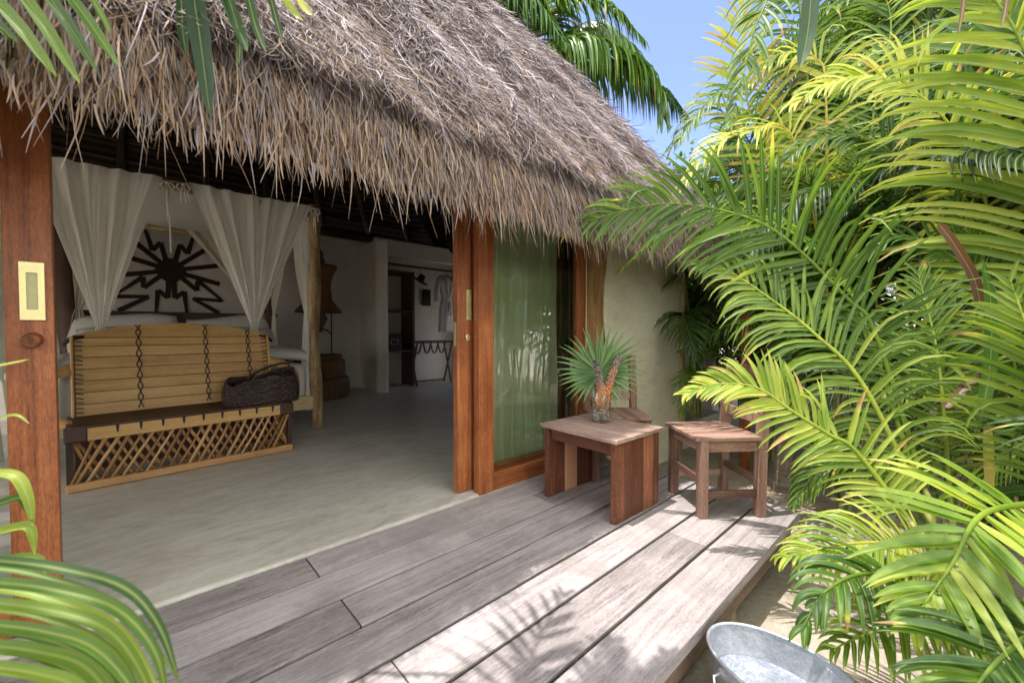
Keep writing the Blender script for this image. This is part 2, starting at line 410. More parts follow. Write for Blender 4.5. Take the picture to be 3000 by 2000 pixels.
def frond_geo(K, L, W, pairs, start, a, b, droop, tone, rach=.009, view=np.array([0., 0., 1.1]), ang=(66, 24), seed=None, brown=.06):
    """pinnate leaf: rachis along knots K; a / b weigh the leaf plane's normal towards the open side and up"""
    r = np.random.default_rng(seed if seed is not None else int(abs(K[0][0]) * 1e4) % 99991)
    C = catmull(K, 48); seg = np.concatenate([[0], np.cumsum(np.linalg.norm(np.diff(C, axis=0), axis=1))]); tot = seg[-1]
    g = np.repeat(np.linspace(0, 1, pairs), 2); sgn = np.tile([1., -1.], pairs)
    g = np.clip(g + r.normal(0, .35 / pairs, len(g)), 0, 1); f = (start + (1 - start) * g) * tot
    P = np.stack([np.interp(f, seg, C[:, i]) for i in range(3)], 1)
    Tn = unit(np.gradient(C, axis=0)); T = unit(np.stack([np.interp(f, seg, Tn[:, i]) for i in range(3)], 1))
    Nn = a * unit(view - P) + b * np.array([0, 0, 1.]); Nn = unit(Nn - T * (Nn * T).sum(1, keepdims=True))
    S = np.cross(T, Nn) * sgn[:, None]
    al = np.radians(ang[0] + (ang[1] - ang[0]) * g ** 1.3 + r.normal(0, 3.5, len(g)))[:, None]
    D = T * np.cos(al) + S * np.sin(al) + Nn * (.18 + r.normal(0, .05, len(g)))[:, None]
    ln = L * (.52 + .48 * np.sin(np.pi * np.clip(.12 + g * .95, 0, 1))) * (1 - .5 * g ** 4) * r.uniform(.9, 1.06, len(g))
    wd = W * (.75 + .25 * np.sin(np.pi * g)) * r.uniform(.85, 1.1, len(g))
    tn = tone + r.normal(0, .055, len(g)); tip = np.where(r.random(len(g)) < brown, .4, .06)
    dj = droop * r.uniform(.7, 1.3, len(g)) + (r.random(len(g)) < .05) * r.uniform(.8, 2.2, len(g)); ln = ln * np.where(r.random(len(g)) < .05, r.uniform(.3, .7, len(g)), 1)
    bl = blades(P, D, Nn, ln, wd, dj, tn, 7, .30, tip=.07, twist=r.normal(0, .25, len(g)))
    # brown a few tips
    t = bl[2].reshape(len(g), 7, 3).copy(); mk = r.random(len(g)) < brown
    t[mk, 5:] = np.maximum(t[mk, 5:], .93); t[mk, 4] += .2
    ra = np_tube(C, rach * np.interp(np.linspace(0, 1, 48), [0, .2, 1], [1.35, 1, .22]), 6, min(.72, tone + .16))
    return join([(bl[0], bl[1], t.ravel(), bl[3]), ra])

# knots of the leaves nearest the camera, in metres
FRONDS = [
 ('A', [(2.635, 0.064, 0.283), (2.597, 0.261, 1.076), (2.563, 0.367, 1.26), (2.405, 0.661, 1.63), (2.253, 1.01, 1.794), (2.108, 1.279, 1.801), (1.895, 1.608, 1.708)], 0.48, 0.028, 55, 0.22, 1.0, 0.14, 0.36, 0.54),
 ('A', [(2.75, 0.1, 0.3), (2.88, 0.42, 1.35), (2.8, 0.85, 1.8), (2.55, 1.22, 1.78), (2.33, 1.46, 1.52)], 0.42, 0.024, 46, 0.25, 0, 1, 0.75, 0.46),
 ('A', [(2.501, 0.049, 0.24), (2.487, 0.286, 0.84), (2.44, 0.474, 1.09), (2.399, 0.654, 1.268), (2.337, 0.852, 1.434), (2.289, 0.966, 1.471)], 0.42, 0.021, 48, 0.2, 0.8, 0.5, 0.9, 0.55),
 ('A', [(2.337, 0.064, 0.234), (2.328, 0.287, 0.565), (2.297, 0.386, 0.636), (2.236, 0.513, 0.731), (2.17, 0.646, 0.834), (2.074, 0.802, 0.842), (1.975, 0.892, 0.8)], 0.28, 0.027, 44, 0.12, 0.85, 0.45, 0.28, 0.7),
 ('A', [(2.847, -0.001, 0.142), (2.827, 0.038, 0.726), (2.875, 0.073, 1.05), (2.96, 0.142, 1.397)], 0.36, 0.019, 41, 0.22, 0.9, 0.3, 0.25, 0.4),
 ('A', [(3.374, -0.012, 0.085), (3.928, 0.083, 1.842), (3.751, 0.257, 2.202), (3.605, 0.467, 2.406), (3.429, 0.696, 2.406), (3.29, 0.82, 2.266)], 0.42, 0.026, 41, 0.45, 0.6, 0.6, 0.6, 0.52),
 ('A', [(3.58, -0.066, 0.04), (3.847, -0.125, 1.537), (3.705, -0.043, 2.1), (3.515, 0.143, 2.468), (3.36, 0.36, 2.652), (3.192, 0.583, 2.64), (3.049, 0.71, 2.523)], 0.48, 0.031, 48, 0.4, 0.6, 0.6, 0.6, 0.7),
 ('B', [(2.278, -0.212, 0.517), (1.895, -0.063, 0.543), (1.678, -0.002, 0.449), (1.5, 0.063, 0.344)], 0.33, 0.034, 24, 0.22, 0.95, 0.25, 0.25, 0.7),
 ('B', [(2.214, -0.03, 0.113), (2.088, 0.091, 0.3), (1.923, 0.244, 0.325), (1.738, 0.412, 0.275)], 0.26, 0.016, 41, 0.12, 0.7, 0.6, 0.7, 0.48),
 ('B', [(2.193, -0.016, 0.0), (1.992, 0.068, 0.213), (1.762, 0.187, 0.302), (1.575, 0.263, 0.29), (1.487, 0.301, 0.204)], 0.28, 0.029, 22, 0.15, 0.5, 0.8, 0.9, 0.36),
 ('B', [(1.742, -0.2, 0.383), (1.585, -0.124, 0.35), (1.446, -0.065, 0.317), (1.313, -0.013, 0.253)], 0.27, 0.026, 31, 0.05, 0.85, 0.5, 0.35, 0.32),
 ('B', [(2.208, -0.098, -0.023), (2.004, 0.025, 0.097), (1.775, 0.169, 0.11), (1.613, 0.249, 0.093)], 0.24, 0.019, 26, 0.1, 0.6, 0.7, 0.7, 0.4),
 ('C', [(3.137, -0.331, 0.261), (3.135, -0.286, 1.527), (3.039, -0.248, 2.056), (2.955, -0.158, 2.441), (2.887, -0.018, 2.73), (2.856, 0.151, 2.866)], 0.78, 0.035, 48, 0.25, 0.85, 0.35, 0.45, 0.73),
 ('C', [(3.241, -0.292, 0.217), (3.363, -0.247, 0.873), (3.344, -0.149, 1.225), (3.25, 0.014, 1.485), (3.12, 0.207, 1.625), (3.061, 0.327, 1.56)], 0.4, 0.026, 44, 0.15, 0.7, 0.6, 0.5, 0.34),
 ('C', [(3.362, -0.273, 0.068), (3.334, -0.226, 0.698), (3.368, -0.176, 1.082), (3.332, -0.06, 1.522), (3.329, 0.02, 1.794)], 0.42, 0.029, 36, 0.15, 0.8, 0.3, 0.3, 0.46),
 ('C', [(2.622, -0.261, 0.394), (2.608, -0.237, 0.727), (2.574, -0.194, 1.06), (2.598, -0.14, 1.306)], 0.34, 0.026, 26, 0.1, 0.8, 0.4, 0.3, 0.48),
 ('D', [(4.224, 0.743, 1.298), (3.962, 0.937, 3.932), (3.642, 1.084, 3.579), (3.536, 1.166, 3.126), (3.451, 1.231, 2.753)], 0.5, 0.033, 34, 0.45, 0.5, 0.4, 0.6, 0.36),
 ('D', [(4.429, 0.827, 1.31), (4.025, 1.102, 2.471), (3.884, 1.251, 3.054), (3.852, 1.302, 3.666), (3.922, 1.249, 4.045)], 0.55, 0.033, 31, 0.35, 0.9, 0.2, 0.25, 0.74),
 ('D', [(4.156, 0.66, 1.018), (3.821, 0.885, 2.566), (3.528, 1.157, 2.646), (3.329, 1.335, 2.513), (3.168, 1.475, 2.246)], 0.42, 0.026, 36, 0.35, 0.5, 0.8, 0.6, 0.63),
 ('D', [(4.224, 0.743, 1.298), (4.003, 0.728, 2.886), (3.95, 0.789, 3.233), (3.734, 0.988, 3.259), (3.574, 1.129, 3.046)], 0.45, 0.027, 34, 0.35, 0.6, 0.6, 0.7, 0.56),
 ('D', [(4.128, 0.55, 1.02), (4.276, 0.474, 2.806), (4.386, 0.396, 3.473), (4.293, 0.492, 3.793), (4.055, 0.706, 3.633)], 0.5, 0.029, 34, 0.35, 0.6, 0.6, 0.6, 0.6),
 ('D', [(4.473, 0.786, 1.31), (4.118, 1.031, 2.908), (3.865, 1.273, 3.17), (3.649, 1.469, 3.083), (3.449, 1.64, 2.733)], 0.46, 0.026, 36, 0.35, 0.5, 0.7, 0.7, 0.5),
 ('D', [(5.536, 1.034, 1.363), (5.093, 1.494, 2.937), (4.799, 1.784, 3.499), (4.577, 1.986, 3.462), (4.35, 2.182, 3.087)], 0.55, 0.028, 40, 0.3, 0.5, 0.7, 0.8, 0.34),
 ('D', [(5.167, 0.965, 1.345), (4.826, 1.318, 2.535), (4.574, 1.561, 2.85), (4.393, 1.726, 2.815), (4.182, 1.911, 2.535)], 0.5, 0.028, 40, 0.3, 0.4, 0.8, 0.6, 0.42),
 ('A', [(2.738, 0.03, 0.103), (2.625, 0.214, 0.434), (2.571, 0.334, 0.5), (2.508, 0.456, 0.417), (2.417, 0.534, 0.246)], 0.26, 0.018, 34, 0.15, 0.5, 0.8, 0.6, 0.36),
 ('A', [(3.318, 0.04, 0.085), (3.228, 0.212, 0.689), (3.181, 0.327, 0.82), (3.018, 0.475, 0.78), (2.897, 0.58, 0.6)], 0.34, 0.02, 38, 0.2, 0.6, 0.7, 0.6, 0.28),
 ('C', [(3.496, -0.261, 0.019), (3.37, -0.127, 0.587), (3.341, -0.024, 0.819), (3.261, 0.12, 0.87), (3.117, 0.246, 0.717)], 0.36, 0.022, 38, 0.2, 0.6, 0.7, 0.6, 0.52),
 ('K', [(8.496, 9.549, 8.133), (9.746, 8.426, 8.921), (10.821, 7.305, 9.015), (11.79, 6.257, 8.383), (12.385, 5.683, 7.608)], 2.0, 0.11, 90, 0.1, 0.1, 1.0, 3.0, 0.25),
 ('K', [(8.226, 9.246, 7.91), (7.653, 9.824, 9.435), (7.548, 9.685, 10.498), (7.592, 9.113, 10.861)], 1.6, 0.11, 80, 0.1, 0.3, 0.9, 2.2, 0.38),
 ('K', [(8.226, 9.246, 7.91), (8.698, 8.573, 8.898), (9.442, 7.904, 9.348), (10.08, 7.04, 9.161), (10.614, 6.258, 8.59), (10.935, 5.803, 7.902), (11.006, 5.712, 7.136)], 2.3, 0.12, 110, 0.05, 0.15, 1.0, 2.8, 0.4),
 ('K', [(8.428, 9.473, 8.077), (8.321, 9.507, 10.191), (8.73, 8.893, 11.162), (9.617, 7.799, 10.997), (10.317, 6.862, 10.341), (10.699, 6.208, 9.411)], 2.0, 0.12, 90, 0.1, 0.2, 1.0, 2.4, 0.4),
 ('K', [(8.361, 9.398, 8.022), (7.753, 9.466, 9.598), (7.715, 9.261, 10.537), (7.948, 8.644, 10.681), (8.35, 7.839, 9.871), (8.592, 7.312, 8.89)], 2.0, 0.12, 90, 0.1, 0.2, 1.0, 2.4, 0.38),
 ('K', [(8.361, 9.398, 8.022), (7.765, 10.306, 10.652), (7.874, 10.27, 12.542), (8.29, 9.784, 13.492)], 2.0, 0.12, 90, 0.1, 0.5, 0.6, 0.8, 0.32),
 ('K', [(8.496, 9.549, 8.133), (9.28, 9.452, 10.523), (10.085, 9.318, 12.375), (11.252, 8.553, 13.45)], 2.0, 0.12, 90, 0.1, 0.5, 0.6, 0.8, 0.33),
 ('K', [(8.496, 9.549, 8.133), (9.751, 9.004, 10.089), (11.047, 8.384, 10.924), (12.3, 7.77, 10.757), (13.068, 7.317, 10.198)], 2.0, 0.12, 90, 0.1, 0.3, 0.9, 2.2, 0.38),
]
BLADES = [
 ('L', [(-0.239, 1.469, 1.872), (-0.174, 1.406, 1.767), (-0.118, 1.351, 1.659)], 0.0285, 0.42),
 ('L', [(-0.184, 1.418, 1.872), (-0.13, 1.365, 1.76), (-0.081, 1.316, 1.645)], 0.027, 0.42),
 ('L', [(-0.145, 1.383, 1.872), (-0.097, 1.335, 1.775), (-0.053, 1.292, 1.671)], 0.0255, 0.42),
 ('L', [(-0.112, 1.352, 1.872), (-0.064, 1.305, 1.782), (-0.016, 1.257, 1.68)], 0.0255, 0.43),
 ('L', [(-0.273, 1.498, 1.827), (-0.218, 1.447, 1.782), (-0.18, 1.41, 1.734)], 0.027, 0.45),
 ('L', [(-0.068, 1.311, 1.857), (-0.041, 1.285, 1.79), (-0.031, 1.274, 1.756)], 0.0135, 0.42),
 ('H', [(0.132, 1.475, 2.087), (0.147, 1.456, 1.934), (0.165, 1.432, 1.704)], 0.0517, 0.22),
 ('H', [(0.111, 1.494, 2.087), (0.112, 1.488, 1.953), (0.118, 1.481, 1.876)], 0.0268, 0.15),
 ('H', [(0.189, 1.423, 2.087), (0.222, 1.388, 1.972), (0.245, 1.364, 1.886)], 0.0345, 0.25),
 ('H', [(0.202, 1.409, 2.068), (0.228, 1.381, 1.934), (0.227, 1.379, 1.847)], 0.0192, 0.25),
 ('H', [(0.242, 1.374, 2.087), (0.264, 1.349, 1.953), (0.284, 1.328, 1.881)], 0.023, 0.3),
 ('H', [(0.287, 1.332, 2.087), (0.307, 1.31, 1.972), (0.318, 1.298, 1.91)], 0.0172, 0.3),
 ('H', [(0.302, 1.319, 2.087), (0.336, 1.285, 2.01), (0.36, 1.262, 1.972)], 0.0211, 0.78),
 ('H', [(0.337, 1.286, 2.077), (0.364, 1.259, 2.01), (0.381, 1.243, 1.986)], 0.0192, 0.74),
 ('G', [(-0.153, 0.82, 0.82), (-0.081, 0.754, 0.809), (-0.017, 0.694, 0.785), (0.015, 0.663, 0.737), (0.033, 0.644, 0.665)], 0.0132, 0.463369318817709),
 ('G', [(-0.152, 0.811, 0.796), (-0.084, 0.749, 0.786), (-0.025, 0.694, 0.763), (0.01, 0.66, 0.712), (0.022, 0.646, 0.643)], 0.0146, 0.5468728068940351),
 ('G', [(-0.159, 0.845, 0.757), (-0.091, 0.783, 0.746), (-0.035, 0.73, 0.723), (-0.002, 0.698, 0.666), (0.013, 0.682, 0.597)], 0.0142, 0.48586880130797017),
 ('G', [(-0.154, 0.816, 0.742), (-0.092, 0.758, 0.732), (-0.043, 0.712, 0.71), (-0.007, 0.678, 0.651), (0.003, 0.667, 0.588)], 0.0132, 0.43430406921262665),
 ('G', [(-0.16, 0.847, 0.701), (-0.099, 0.79, 0.691), (-0.053, 0.748, 0.669), (-0.021, 0.716, 0.604), (-0.008, 0.701, 0.541)], 0.0174, 0.5280716541668746),
 ('G', [(-0.156, 0.821, 0.687), (-0.1, 0.769, 0.677), (-0.06, 0.733, 0.656), (-0.025, 0.698, 0.589), (-0.018, 0.689, 0.531)], 0.0159, 0.5171031534205949),
 ('G', [(-0.161, 0.848, 0.646), (-0.107, 0.798, 0.635), (-0.072, 0.765, 0.615), (-0.036, 0.73, 0.542), (-0.029, 0.721, 0.485)], 0.0136, 0.4969363013951808),
 ('G', [(-0.174, 0.93, 0.772), (-0.103, 0.865, 0.757), (-0.016, 0.783, 0.71), (0.035, 0.733, 0.614)], 0.0087, 0.4063023042619204),
 ('G', [(-0.17, 0.909, 0.751), (-0.101, 0.846, 0.737), (-0.023, 0.772, 0.69), (0.021, 0.728, 0.596)], 0.0128, 0.4611677838259117),
 ('G', [(-0.175, 0.931, 0.713), (-0.104, 0.866, 0.699), (-0.031, 0.797, 0.651), (0.008, 0.757, 0.555)], 0.0094, 0.4672418405180562),
 ('G', [(-0.176, 0.932, 0.684), (-0.105, 0.866, 0.67), (-0.039, 0.804, 0.622), (-0.006, 0.77, 0.525)], 0.0128, 0.45872617235130886),
 ('G', [(-0.176, 0.928, 0.657), (-0.105, 0.863, 0.642), (-0.046, 0.807, 0.594), (-0.019, 0.779, 0.499)], 0.0101, 0.4238477461065986),
 ('G', [(-0.243, 1.368, 0.806), (-0.191, 1.32, 0.803), (-0.171, 1.3, 0.76), (-0.163, 1.291, 0.696)], 0.0213, 0.52),
 ('G', [(-0.244, 1.367, 0.725), (-0.197, 1.324, 0.752), (-0.176, 1.305, 0.75), (-0.163, 1.291, 0.703)], 0.0184, 0.5),
 ('G', [(-0.245, 1.366, 0.672), (-0.198, 1.323, 0.693), (-0.168, 1.295, 0.693), (-0.161, 1.287, 0.638)], 0.0198, 0.5),
 ('G', [(-0.246, 1.365, 0.611), (-0.194, 1.317, 0.631), (-0.157, 1.284, 0.629), (-0.145, 1.271, 0.597)], 0.0184, 0.5),
 ('G', [(-0.239, 1.372, 1.022), (-0.192, 1.329, 1.034), (-0.163, 1.303, 1.042)], 0.0057, 0.6),
 ('G', [(-0.241, 1.37, 0.905), (-0.189, 1.323, 0.927), (-0.165, 1.301, 0.909)], 0.0064, 0.5),
 ('S', [(2.34, 0.486, 2.73), (2.325, 0.493, 2.54), (2.311, 0.502, 2.43), (2.29, 0.518, 2.319)], 0.0712, 0.26),
 ('S', [(2.261, 0.003, 2.387), (2.252, 0.008, 2.287), (2.238, 0.018, 2.187)], 0.0138, 1.1),
 ('S', [(2.376, -0.103, 2.387), (2.367, -0.098, 2.287), (2.353, -0.088, 2.212)], 0.0138, 1.1),
 ('P', [(2.757, 0.063, 1.591), (2.808, 0.013, 1.496), (2.875, -0.054, 1.322), (2.895, -0.08, 1.1), (2.905, -0.093, 0.989)], 0.038, 1.2),
 ('P', [(2.761, 0.032, 0.752), (2.832, -0.031, 0.847), (2.88, -0.073, 0.918)], 0.0412, 1.2),
 ('P', [(2.649, -0.071, 0.706), (2.685, -0.096, 0.94), (2.695, -0.096, 1.202), (2.671, -0.068, 1.406)], 0.0437, 0.4),
 ('P', [(2.6, -0.102, 0.463), (2.598, -0.095, 0.633), (2.597, -0.091, 0.725)], 0.0312, 0.64),
 ('P', [(2.93, -0.271, 0.41), (2.808, -0.16, 0.395), (2.708, -0.069, 0.35)], 0.051, 0.22),
]

# ================================================================== SETTING
# sand ground: one sheet, fine near the deck, reaching the horizon
def sand_ground():
    a = np.concatenate([-np.geomspace(60, 4.2, 16), np.linspace(-4, 9, 150), np.geomspace(9.2, 90, 18)])
    X, Y = np.meshgrid(a, a - 1.0, indexing='ij')
    Z = -.30 + .10 * np.exp(-((X - 1.56) ** 2 + (Y - .30) ** 2) / .28 ** 2) + .018 * np.sin(X * 3.1 + np.sin(Y * 2.3) * 1.3) * np.sin(Y * 2.7 + .6) + RNG.normal(0, .004, X.shape)
    n = len(a); idx = np.arange(n * n).reshape(n, n)
    q = np.stack([idx[:-1, :-1], idx[1:, :-1], idx[1:, 1:], idx[:-1, 1:]], -1).reshape(-1, 4)
    V = np.stack([X, Y, Z], -1).reshape(-1, 3)
    o = mesh_np('sand_ground', V, q, np.full(len(V), .5), V, 'sand'); tag(o, 'pale beach sand around the wooden deck', 'sand', kind='structure')
sand_ground()

# polished concrete floor of the room, a step proud of the deck
b = MB(); b.box((1.6, 5.10, -.142), (8.6, 5.90, .30)); fl = b.build('room_floor', 'concrete', bevel=.016, segs=2); tag(fl, 'polished beige concrete floor running to the deck edge', 'floor', kind='structure')

# deck of seven weathered planks with butt joints
EDGE = [2.140, 1.922, 1.702, 1.484, 1.270, 1.062, .848, .622]
JOINT = [[.592], [1.95], [.604], [-.7, 2.35], [.613], [-.5, 2.131], [.25]]
b = MB()
for i in range(7):
    y0, y1 = EDGE[i + 1], EDGE[i]; xs = [-3.2] + JOINT[i] + [2.985 + random.uniform(-.03, .03)]
    for x0, x1 in zip(xs[:-1], xs[1:]):
        b.box(((x0 + x1) / 2, (y0 + y1) / 2 + random.uniform(-.0015, .0015), -.025 + random.uniform(-.0015, .0015)), (x1 - x0 - .006, y1 - y0 - .0155, .05))
deck = b.build('deck', 'deck', bevel=.0025, segs=2); tag(deck, 'weathered grey plank deck in front of the hut', 'deck', kind='structure')
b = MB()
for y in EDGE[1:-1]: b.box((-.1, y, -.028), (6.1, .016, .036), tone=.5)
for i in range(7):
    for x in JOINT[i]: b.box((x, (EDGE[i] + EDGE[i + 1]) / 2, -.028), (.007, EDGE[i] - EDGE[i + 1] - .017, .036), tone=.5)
b.build('gap_shade_strip', 'gap_shade', deck)  # near-black strips added in the plank gaps to stand for their shade
b = MB(); b.box((-.12, .69, -.115), (6.1, .045, .14)); b.box((2.93, 1.38, -.115), (.045, 1.4, .14))
for x in (-2.4, -1.2, 0, 1.15, 2.2): b.box((x, 1.38, -.12), (.06, 1.4, .13))
b.build('joist', 'deck_side', deck, bevel=.003)
b = MB()
for x, y in ((2.9, .72), (2.05, .74), (1.1, .72), (2.9, 2.0)): b.tube([(x, y, -.36), (x, y, -.18)], .06, 10, jit=.06)
b.build('post', 'deck_side', deck, smooth=True)

# ================================================================== HUT
hut = thing('thatched_hut', (2.0, 4.5, 0), 0, 'thatched hut with stucco walls, teak sliding doors and shaggy palm roof', 'hut')
HL = Vector(hut.location)
def hb(b, name, mat, parent=None, **k):
    """parts of the hut are built in world coordinates and shifted to the hut's own frame"""
    if parent is None: b.v = [tuple(Vector(p) - HL) for p in b.v]; return b.build(name, mat, hut, **k)
    off = HL + parent.location; b.v = [tuple(Vector(p) - off) for p in b.v]; return b.build(name, mat, parent, **k)

# roof: eave loop and ridge loop, curved slope
EA = np.array([(-3.0, 1.62), (4.13, 1.62), (5.5, 3.0), (6.3, 8.95), (-3.0, 8.95)], float)
RA = np.array([(-.2, 5.28), (.55, 5.28), (.55, 5.28), (.55, 5.28), (-.2, 5.28)], float)
def loop_pts(n=60, rad=.34):
    E, Rg = [], []
    for k in range(5):
        p, q, r = EA[k - 1], EA[k], EA[(k + 1) % 5]; u = unit(p - q); w = unit(r - q)
        for t in np.linspace(0, 1, 7):
            a = q + u * rad; c = q + w * rad
            E.append((1 - t) ** 2 * a + 2 * t * (1 - t) * q + t * t * c); Rg.append(RA[k])
        for t in np.linspace(0, 1, n)[1:-1]:
            E.append((q + w * rad) * (1 - t) + (r - unit(r - q) * rad) * t); Rg.append(RA[k] * (1 - t) + RA[(k + 1) % 5] * t)
    return np.array(E), np.array(Rg)
LE, LR = loop_pts()
def zroof(t): return 2.13 + 1.62 * t - .165 * t * t
def roof_pt(fk, s, off=0.):
    """fk fractional index on the loop, s 0 eave .. 1 ridge"""
    n = len(LE); i = np.floor(fk).astype(int) % n; f = (fk - np.floor(fk))[..., None]; j = (i + 1) % n
    e = LE[i] * (1 - f) + LE[j] * f; r = LR[i] * (1 - f) + LR[j] * f
    xy = e + (r - e) * s[..., None]; z = zroof(3.66 * s) + off
    return np.concatenate([xy, z[..., None]], -1)
def roof_mesh():
    n = len(LE); S = np.linspace(0, 1, 26); fk, ss = np.meshgrid(np.arange(n, dtype=float), S)
    out = roof_pt(fk, ss, -.03); inn = roof_pt(fk, ss, -.40); inn[:, :, 2] = np.maximum(inn[:, :, 2], 1.72)
    m = len(S); V = np.concatenate([out.reshape(-1, 3), inn.reshape(-1, 3)]); idx = np.arange(m * n).reshape(m, n); nx = np.roll(idx, -1, 1)
    qo = np.stack([idx[:-1], nx[:-1], nx[1:], idx[1:]], -1).reshape(-1, 4); qi = qo[:, ::-1] + m * n
    rim = np.stack([idx[0], idx[0] + m * n, nx[0] + m * n, nx[0]], -1)
    return V, qo, qi, rim, n * m
V, qo, qi, rim, nm = roof_mesh()
base = (V, np.concatenate([qo, rim]), RNG.uniform(.22, .40, len(V)), V.copy())
# straw on the slope: dense where the front slope and the right hip show
LEN = np.concatenate([[0], np.cumsum(np.linalg.norm(np.diff(LE, axis=0), axis=1))])
def straw(n, fk, s, lift, ln, wd, tone, flat=.0):
    P = roof_pt(fk, s); Pd = roof_pt(fk, s - .01); Ps = roof_pt(fk + .01, s)
    T = unit(Pd - P); S = unit(Ps - P); Nn = unit(np.cross(T, S)); Nn *= np.sign(Nn[:, 2:3])
    D = T + S * RNG.normal(0, .42, n)[:, None] + Nn * RNG.normal(.08, .17, n)[:, None]
    P = P + Nn * lift[:, None]
    side = S * RNG.normal(0, 1.4, n)[:, None] + Nn * RNG.normal(0, .6, n)[:, None]
    return blades(P, D, unit(Nn + RNG.normal(0, .5, (n, 3))), ln, wd, RNG.uniform(.0, .22, n), tone, 4, None, np.array([.8, 1, .8, .15]), side=side)
iB = int(np.argmin(np.linalg.norm(LE - np.array([4.13, 1.62]), axis=1)))      # loop index of the front right corner
iA = 3
def pick(n):
    # front edge between x=-1.2 and the corner, weighted to the right, then round the corner
    x = np.interp(RNG.random(n), [0, .22, 1], [-1.3, .6, 4.35])
    front = (7 + (x - (-3.0 + .34)) / (4.13 - .34 + 3.0 - .34) * 59)
    return np.clip(front, 7, None), x
n = 150000
fk, x = pick(n)
smax = np.clip(.10 + .16 * np.clip(x + .3, 0, 9), .12, .62); s = RNG.random(n) ** 1.05 * (smax + .02) - .02
bul = .03 * np.sin(x * 5 + s * 30) + .02 * np.sin(x * 13 + s * 11)
lift = RNG.uniform(-.01, .055, n) + bul
tone = np.clip(.78 + RNG.normal(0, .13, n) + bul * 1.5 - .30 * (RNG.random(n) < .30), .12, 1.)
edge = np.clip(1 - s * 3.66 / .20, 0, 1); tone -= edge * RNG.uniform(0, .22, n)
A = straw(n, fk, s, lift, RNG.uniform(.07, .19, n) * np.clip(.8 + s * 8, .8, 1), RNG.uniform(.0020, .0048, n), tone)
n = 140                                        # loose longer stalks
fk, x = pick(n); smax = np.clip(.10 + .16 * np.clip(x + .3, 0, 9), .12, .6); s = RNG.random(n) * smax
A2 = straw(n, fk, s, RNG.uniform(.02, .10, n), RNG.uniform(.2, .4, n), RNG.uniform(.003, .006, n), np.clip(.80 + RNG.normal(0, .1, n), 0, 1))
n = 9000                                        # round the hip and along the right-hand slope
fk = iB + RNG.uniform(-3, 16, n); s = RNG.random(n) * .62
A3 = straw(n, fk, s, RNG.uniform(-.01, .06, n), RNG.uniform(.15, .36, n), RNG.uniform(.005, .010, n), np.clip(.76 + RNG.normal(0, .13, n), 0, 1))
n = 9000                                        # the rest of the roof, coarser
fk = np.concatenate([RNG.uniform(iB + 20, len(LE) + 5, n // 2), RNG.uniform(0, len(LE), n - n // 2)]); s = RNG.random(n) ** .8; s = np.where((fk > 4) & (fk < iB + 18), .62 + .38 * s, s)
A4 = straw(n, fk, s, RNG.uniform(-.01, .05, n), RNG.uniform(.3, .6, n), RNG.uniform(.02, .04, n), np.clip(.72 + RNG.normal(0, .13, n), 0, 1))
v, q, t, g = join([base, A, A2, A3, A4]); v = v - np.array(HL)
mesh_np('roof', v, q, t, g, 'thatch', hut, smooth=False)

# hanging fringe at the eave
def fringe():
    n = 34000; x = np.interp(RNG.random(n), [0, .35, 1], [-1.5, .9, 4.35]); fk = 7 + (x - (-3.0 + .34)) / (4.13 - .34 + 3.0 - .34) * 59
    corner = RNG.random(n) < .10; fk = np.where(corner, iB + RNG.uniform(-4, 18, n), fk)
    deep = RNG.random(n); s = RNG.uniform(-.03, .012, n) + .03 * (deep < .16)
    P = roof_pt(fk, s) ; P[:, 2] -= np.where(deep < .16, -.015, deep * .30)
    Pd = roof_pt(fk, s - .01); T = unit(Pd - roof_pt(fk, s)); S = unit(roof_pt(fk + .01, s) - roof_pt(fk, s)); out = np.cross(S, np.array([0, 0, 1.])); out *= np.sign((out * T).sum(1, keepdims=True))
    clump = .5 + .5 * np.sin(x * 9 + 2 * np.sin(x * 3.7)) * np.sin(x * 23)
    end = 1.975 - .10 * clump - RNG.exponential(.075, n); end = np.maximum(end, 1.52)
    ln = np.clip((P[:, 2] - end) * 1.04, .08, .66)
    D = T * .75 + np.array([0, 0, -1.0]) * (.5 + deep[:, None]) + S * RNG.normal(0, .27, n)[:, None] + out * RNG.normal(.02, .16, n)[:, None]
    tone = np.clip(np.where(deep < .16, RNG.normal(.68, .13, n), np.where(RNG.random(n) < .3, RNG.normal(.64, .08, n), RNG.normal(.41, .09, n))), .05, .95)
    Nf = unit(out + RNG.normal(0, .45, (n, 3)))
    return blades(P, D, Nf, ln, RNG.uniform(.0018, .0060, n), RNG.uniform(.15, .6, n), tone, 5, None, np.array([.9, 1, .9, .7, .2]), side=S * RNG.normal(0, .55, n)[:, None])
v, q, t, g = fringe(); mesh_np('eave_fringe', v - np.array(HL), q, t, g, 'thatch', hut, smooth=False)
# ceiling lining, rafters, battens
mesh_np('ceiling', V[nm:] - np.array(HL), qi - nm, np.full(nm, .2), V[nm:], 'ceiling', hut)
def roof_line(y0, y1, x0, x1, drop, n=8):
    return [(x0 + (x1 - x0) * t, y0 + (y1 - y0) * t, zroof(3.66 * min(1, min(y0 + (y1 - y0) * t - 1.62, 8.95 - (y0 + (y1 - y0) * t)) / 3.66)) - drop) for t in np.linspace(0, 1, n)]
for x in (-2.2, -1.1, -.1, .9, 1.9, 2.9, 3.9, 4.9):
    xr = max(-1.2, min(.5, x)) * .8 + x * .2
    b = MB(); b.tube(roof_line(8.5, 5.4, x, xr, .47), .045, 8, jit=.05); hb(b, 'rafter', 'darkwood', smooth=True)
for x in (-2.2, -1.1, .1, 1.1, 2.1, 3.1):
    b = MB(); b.tube(roof_line(1.9, 5.2, x, max(-1.2, min(.5, x)) * .8 + x * .2, .47), .045, 8); hb(b, 'rafter', 'darkwood', smooth=True)
b = MB()
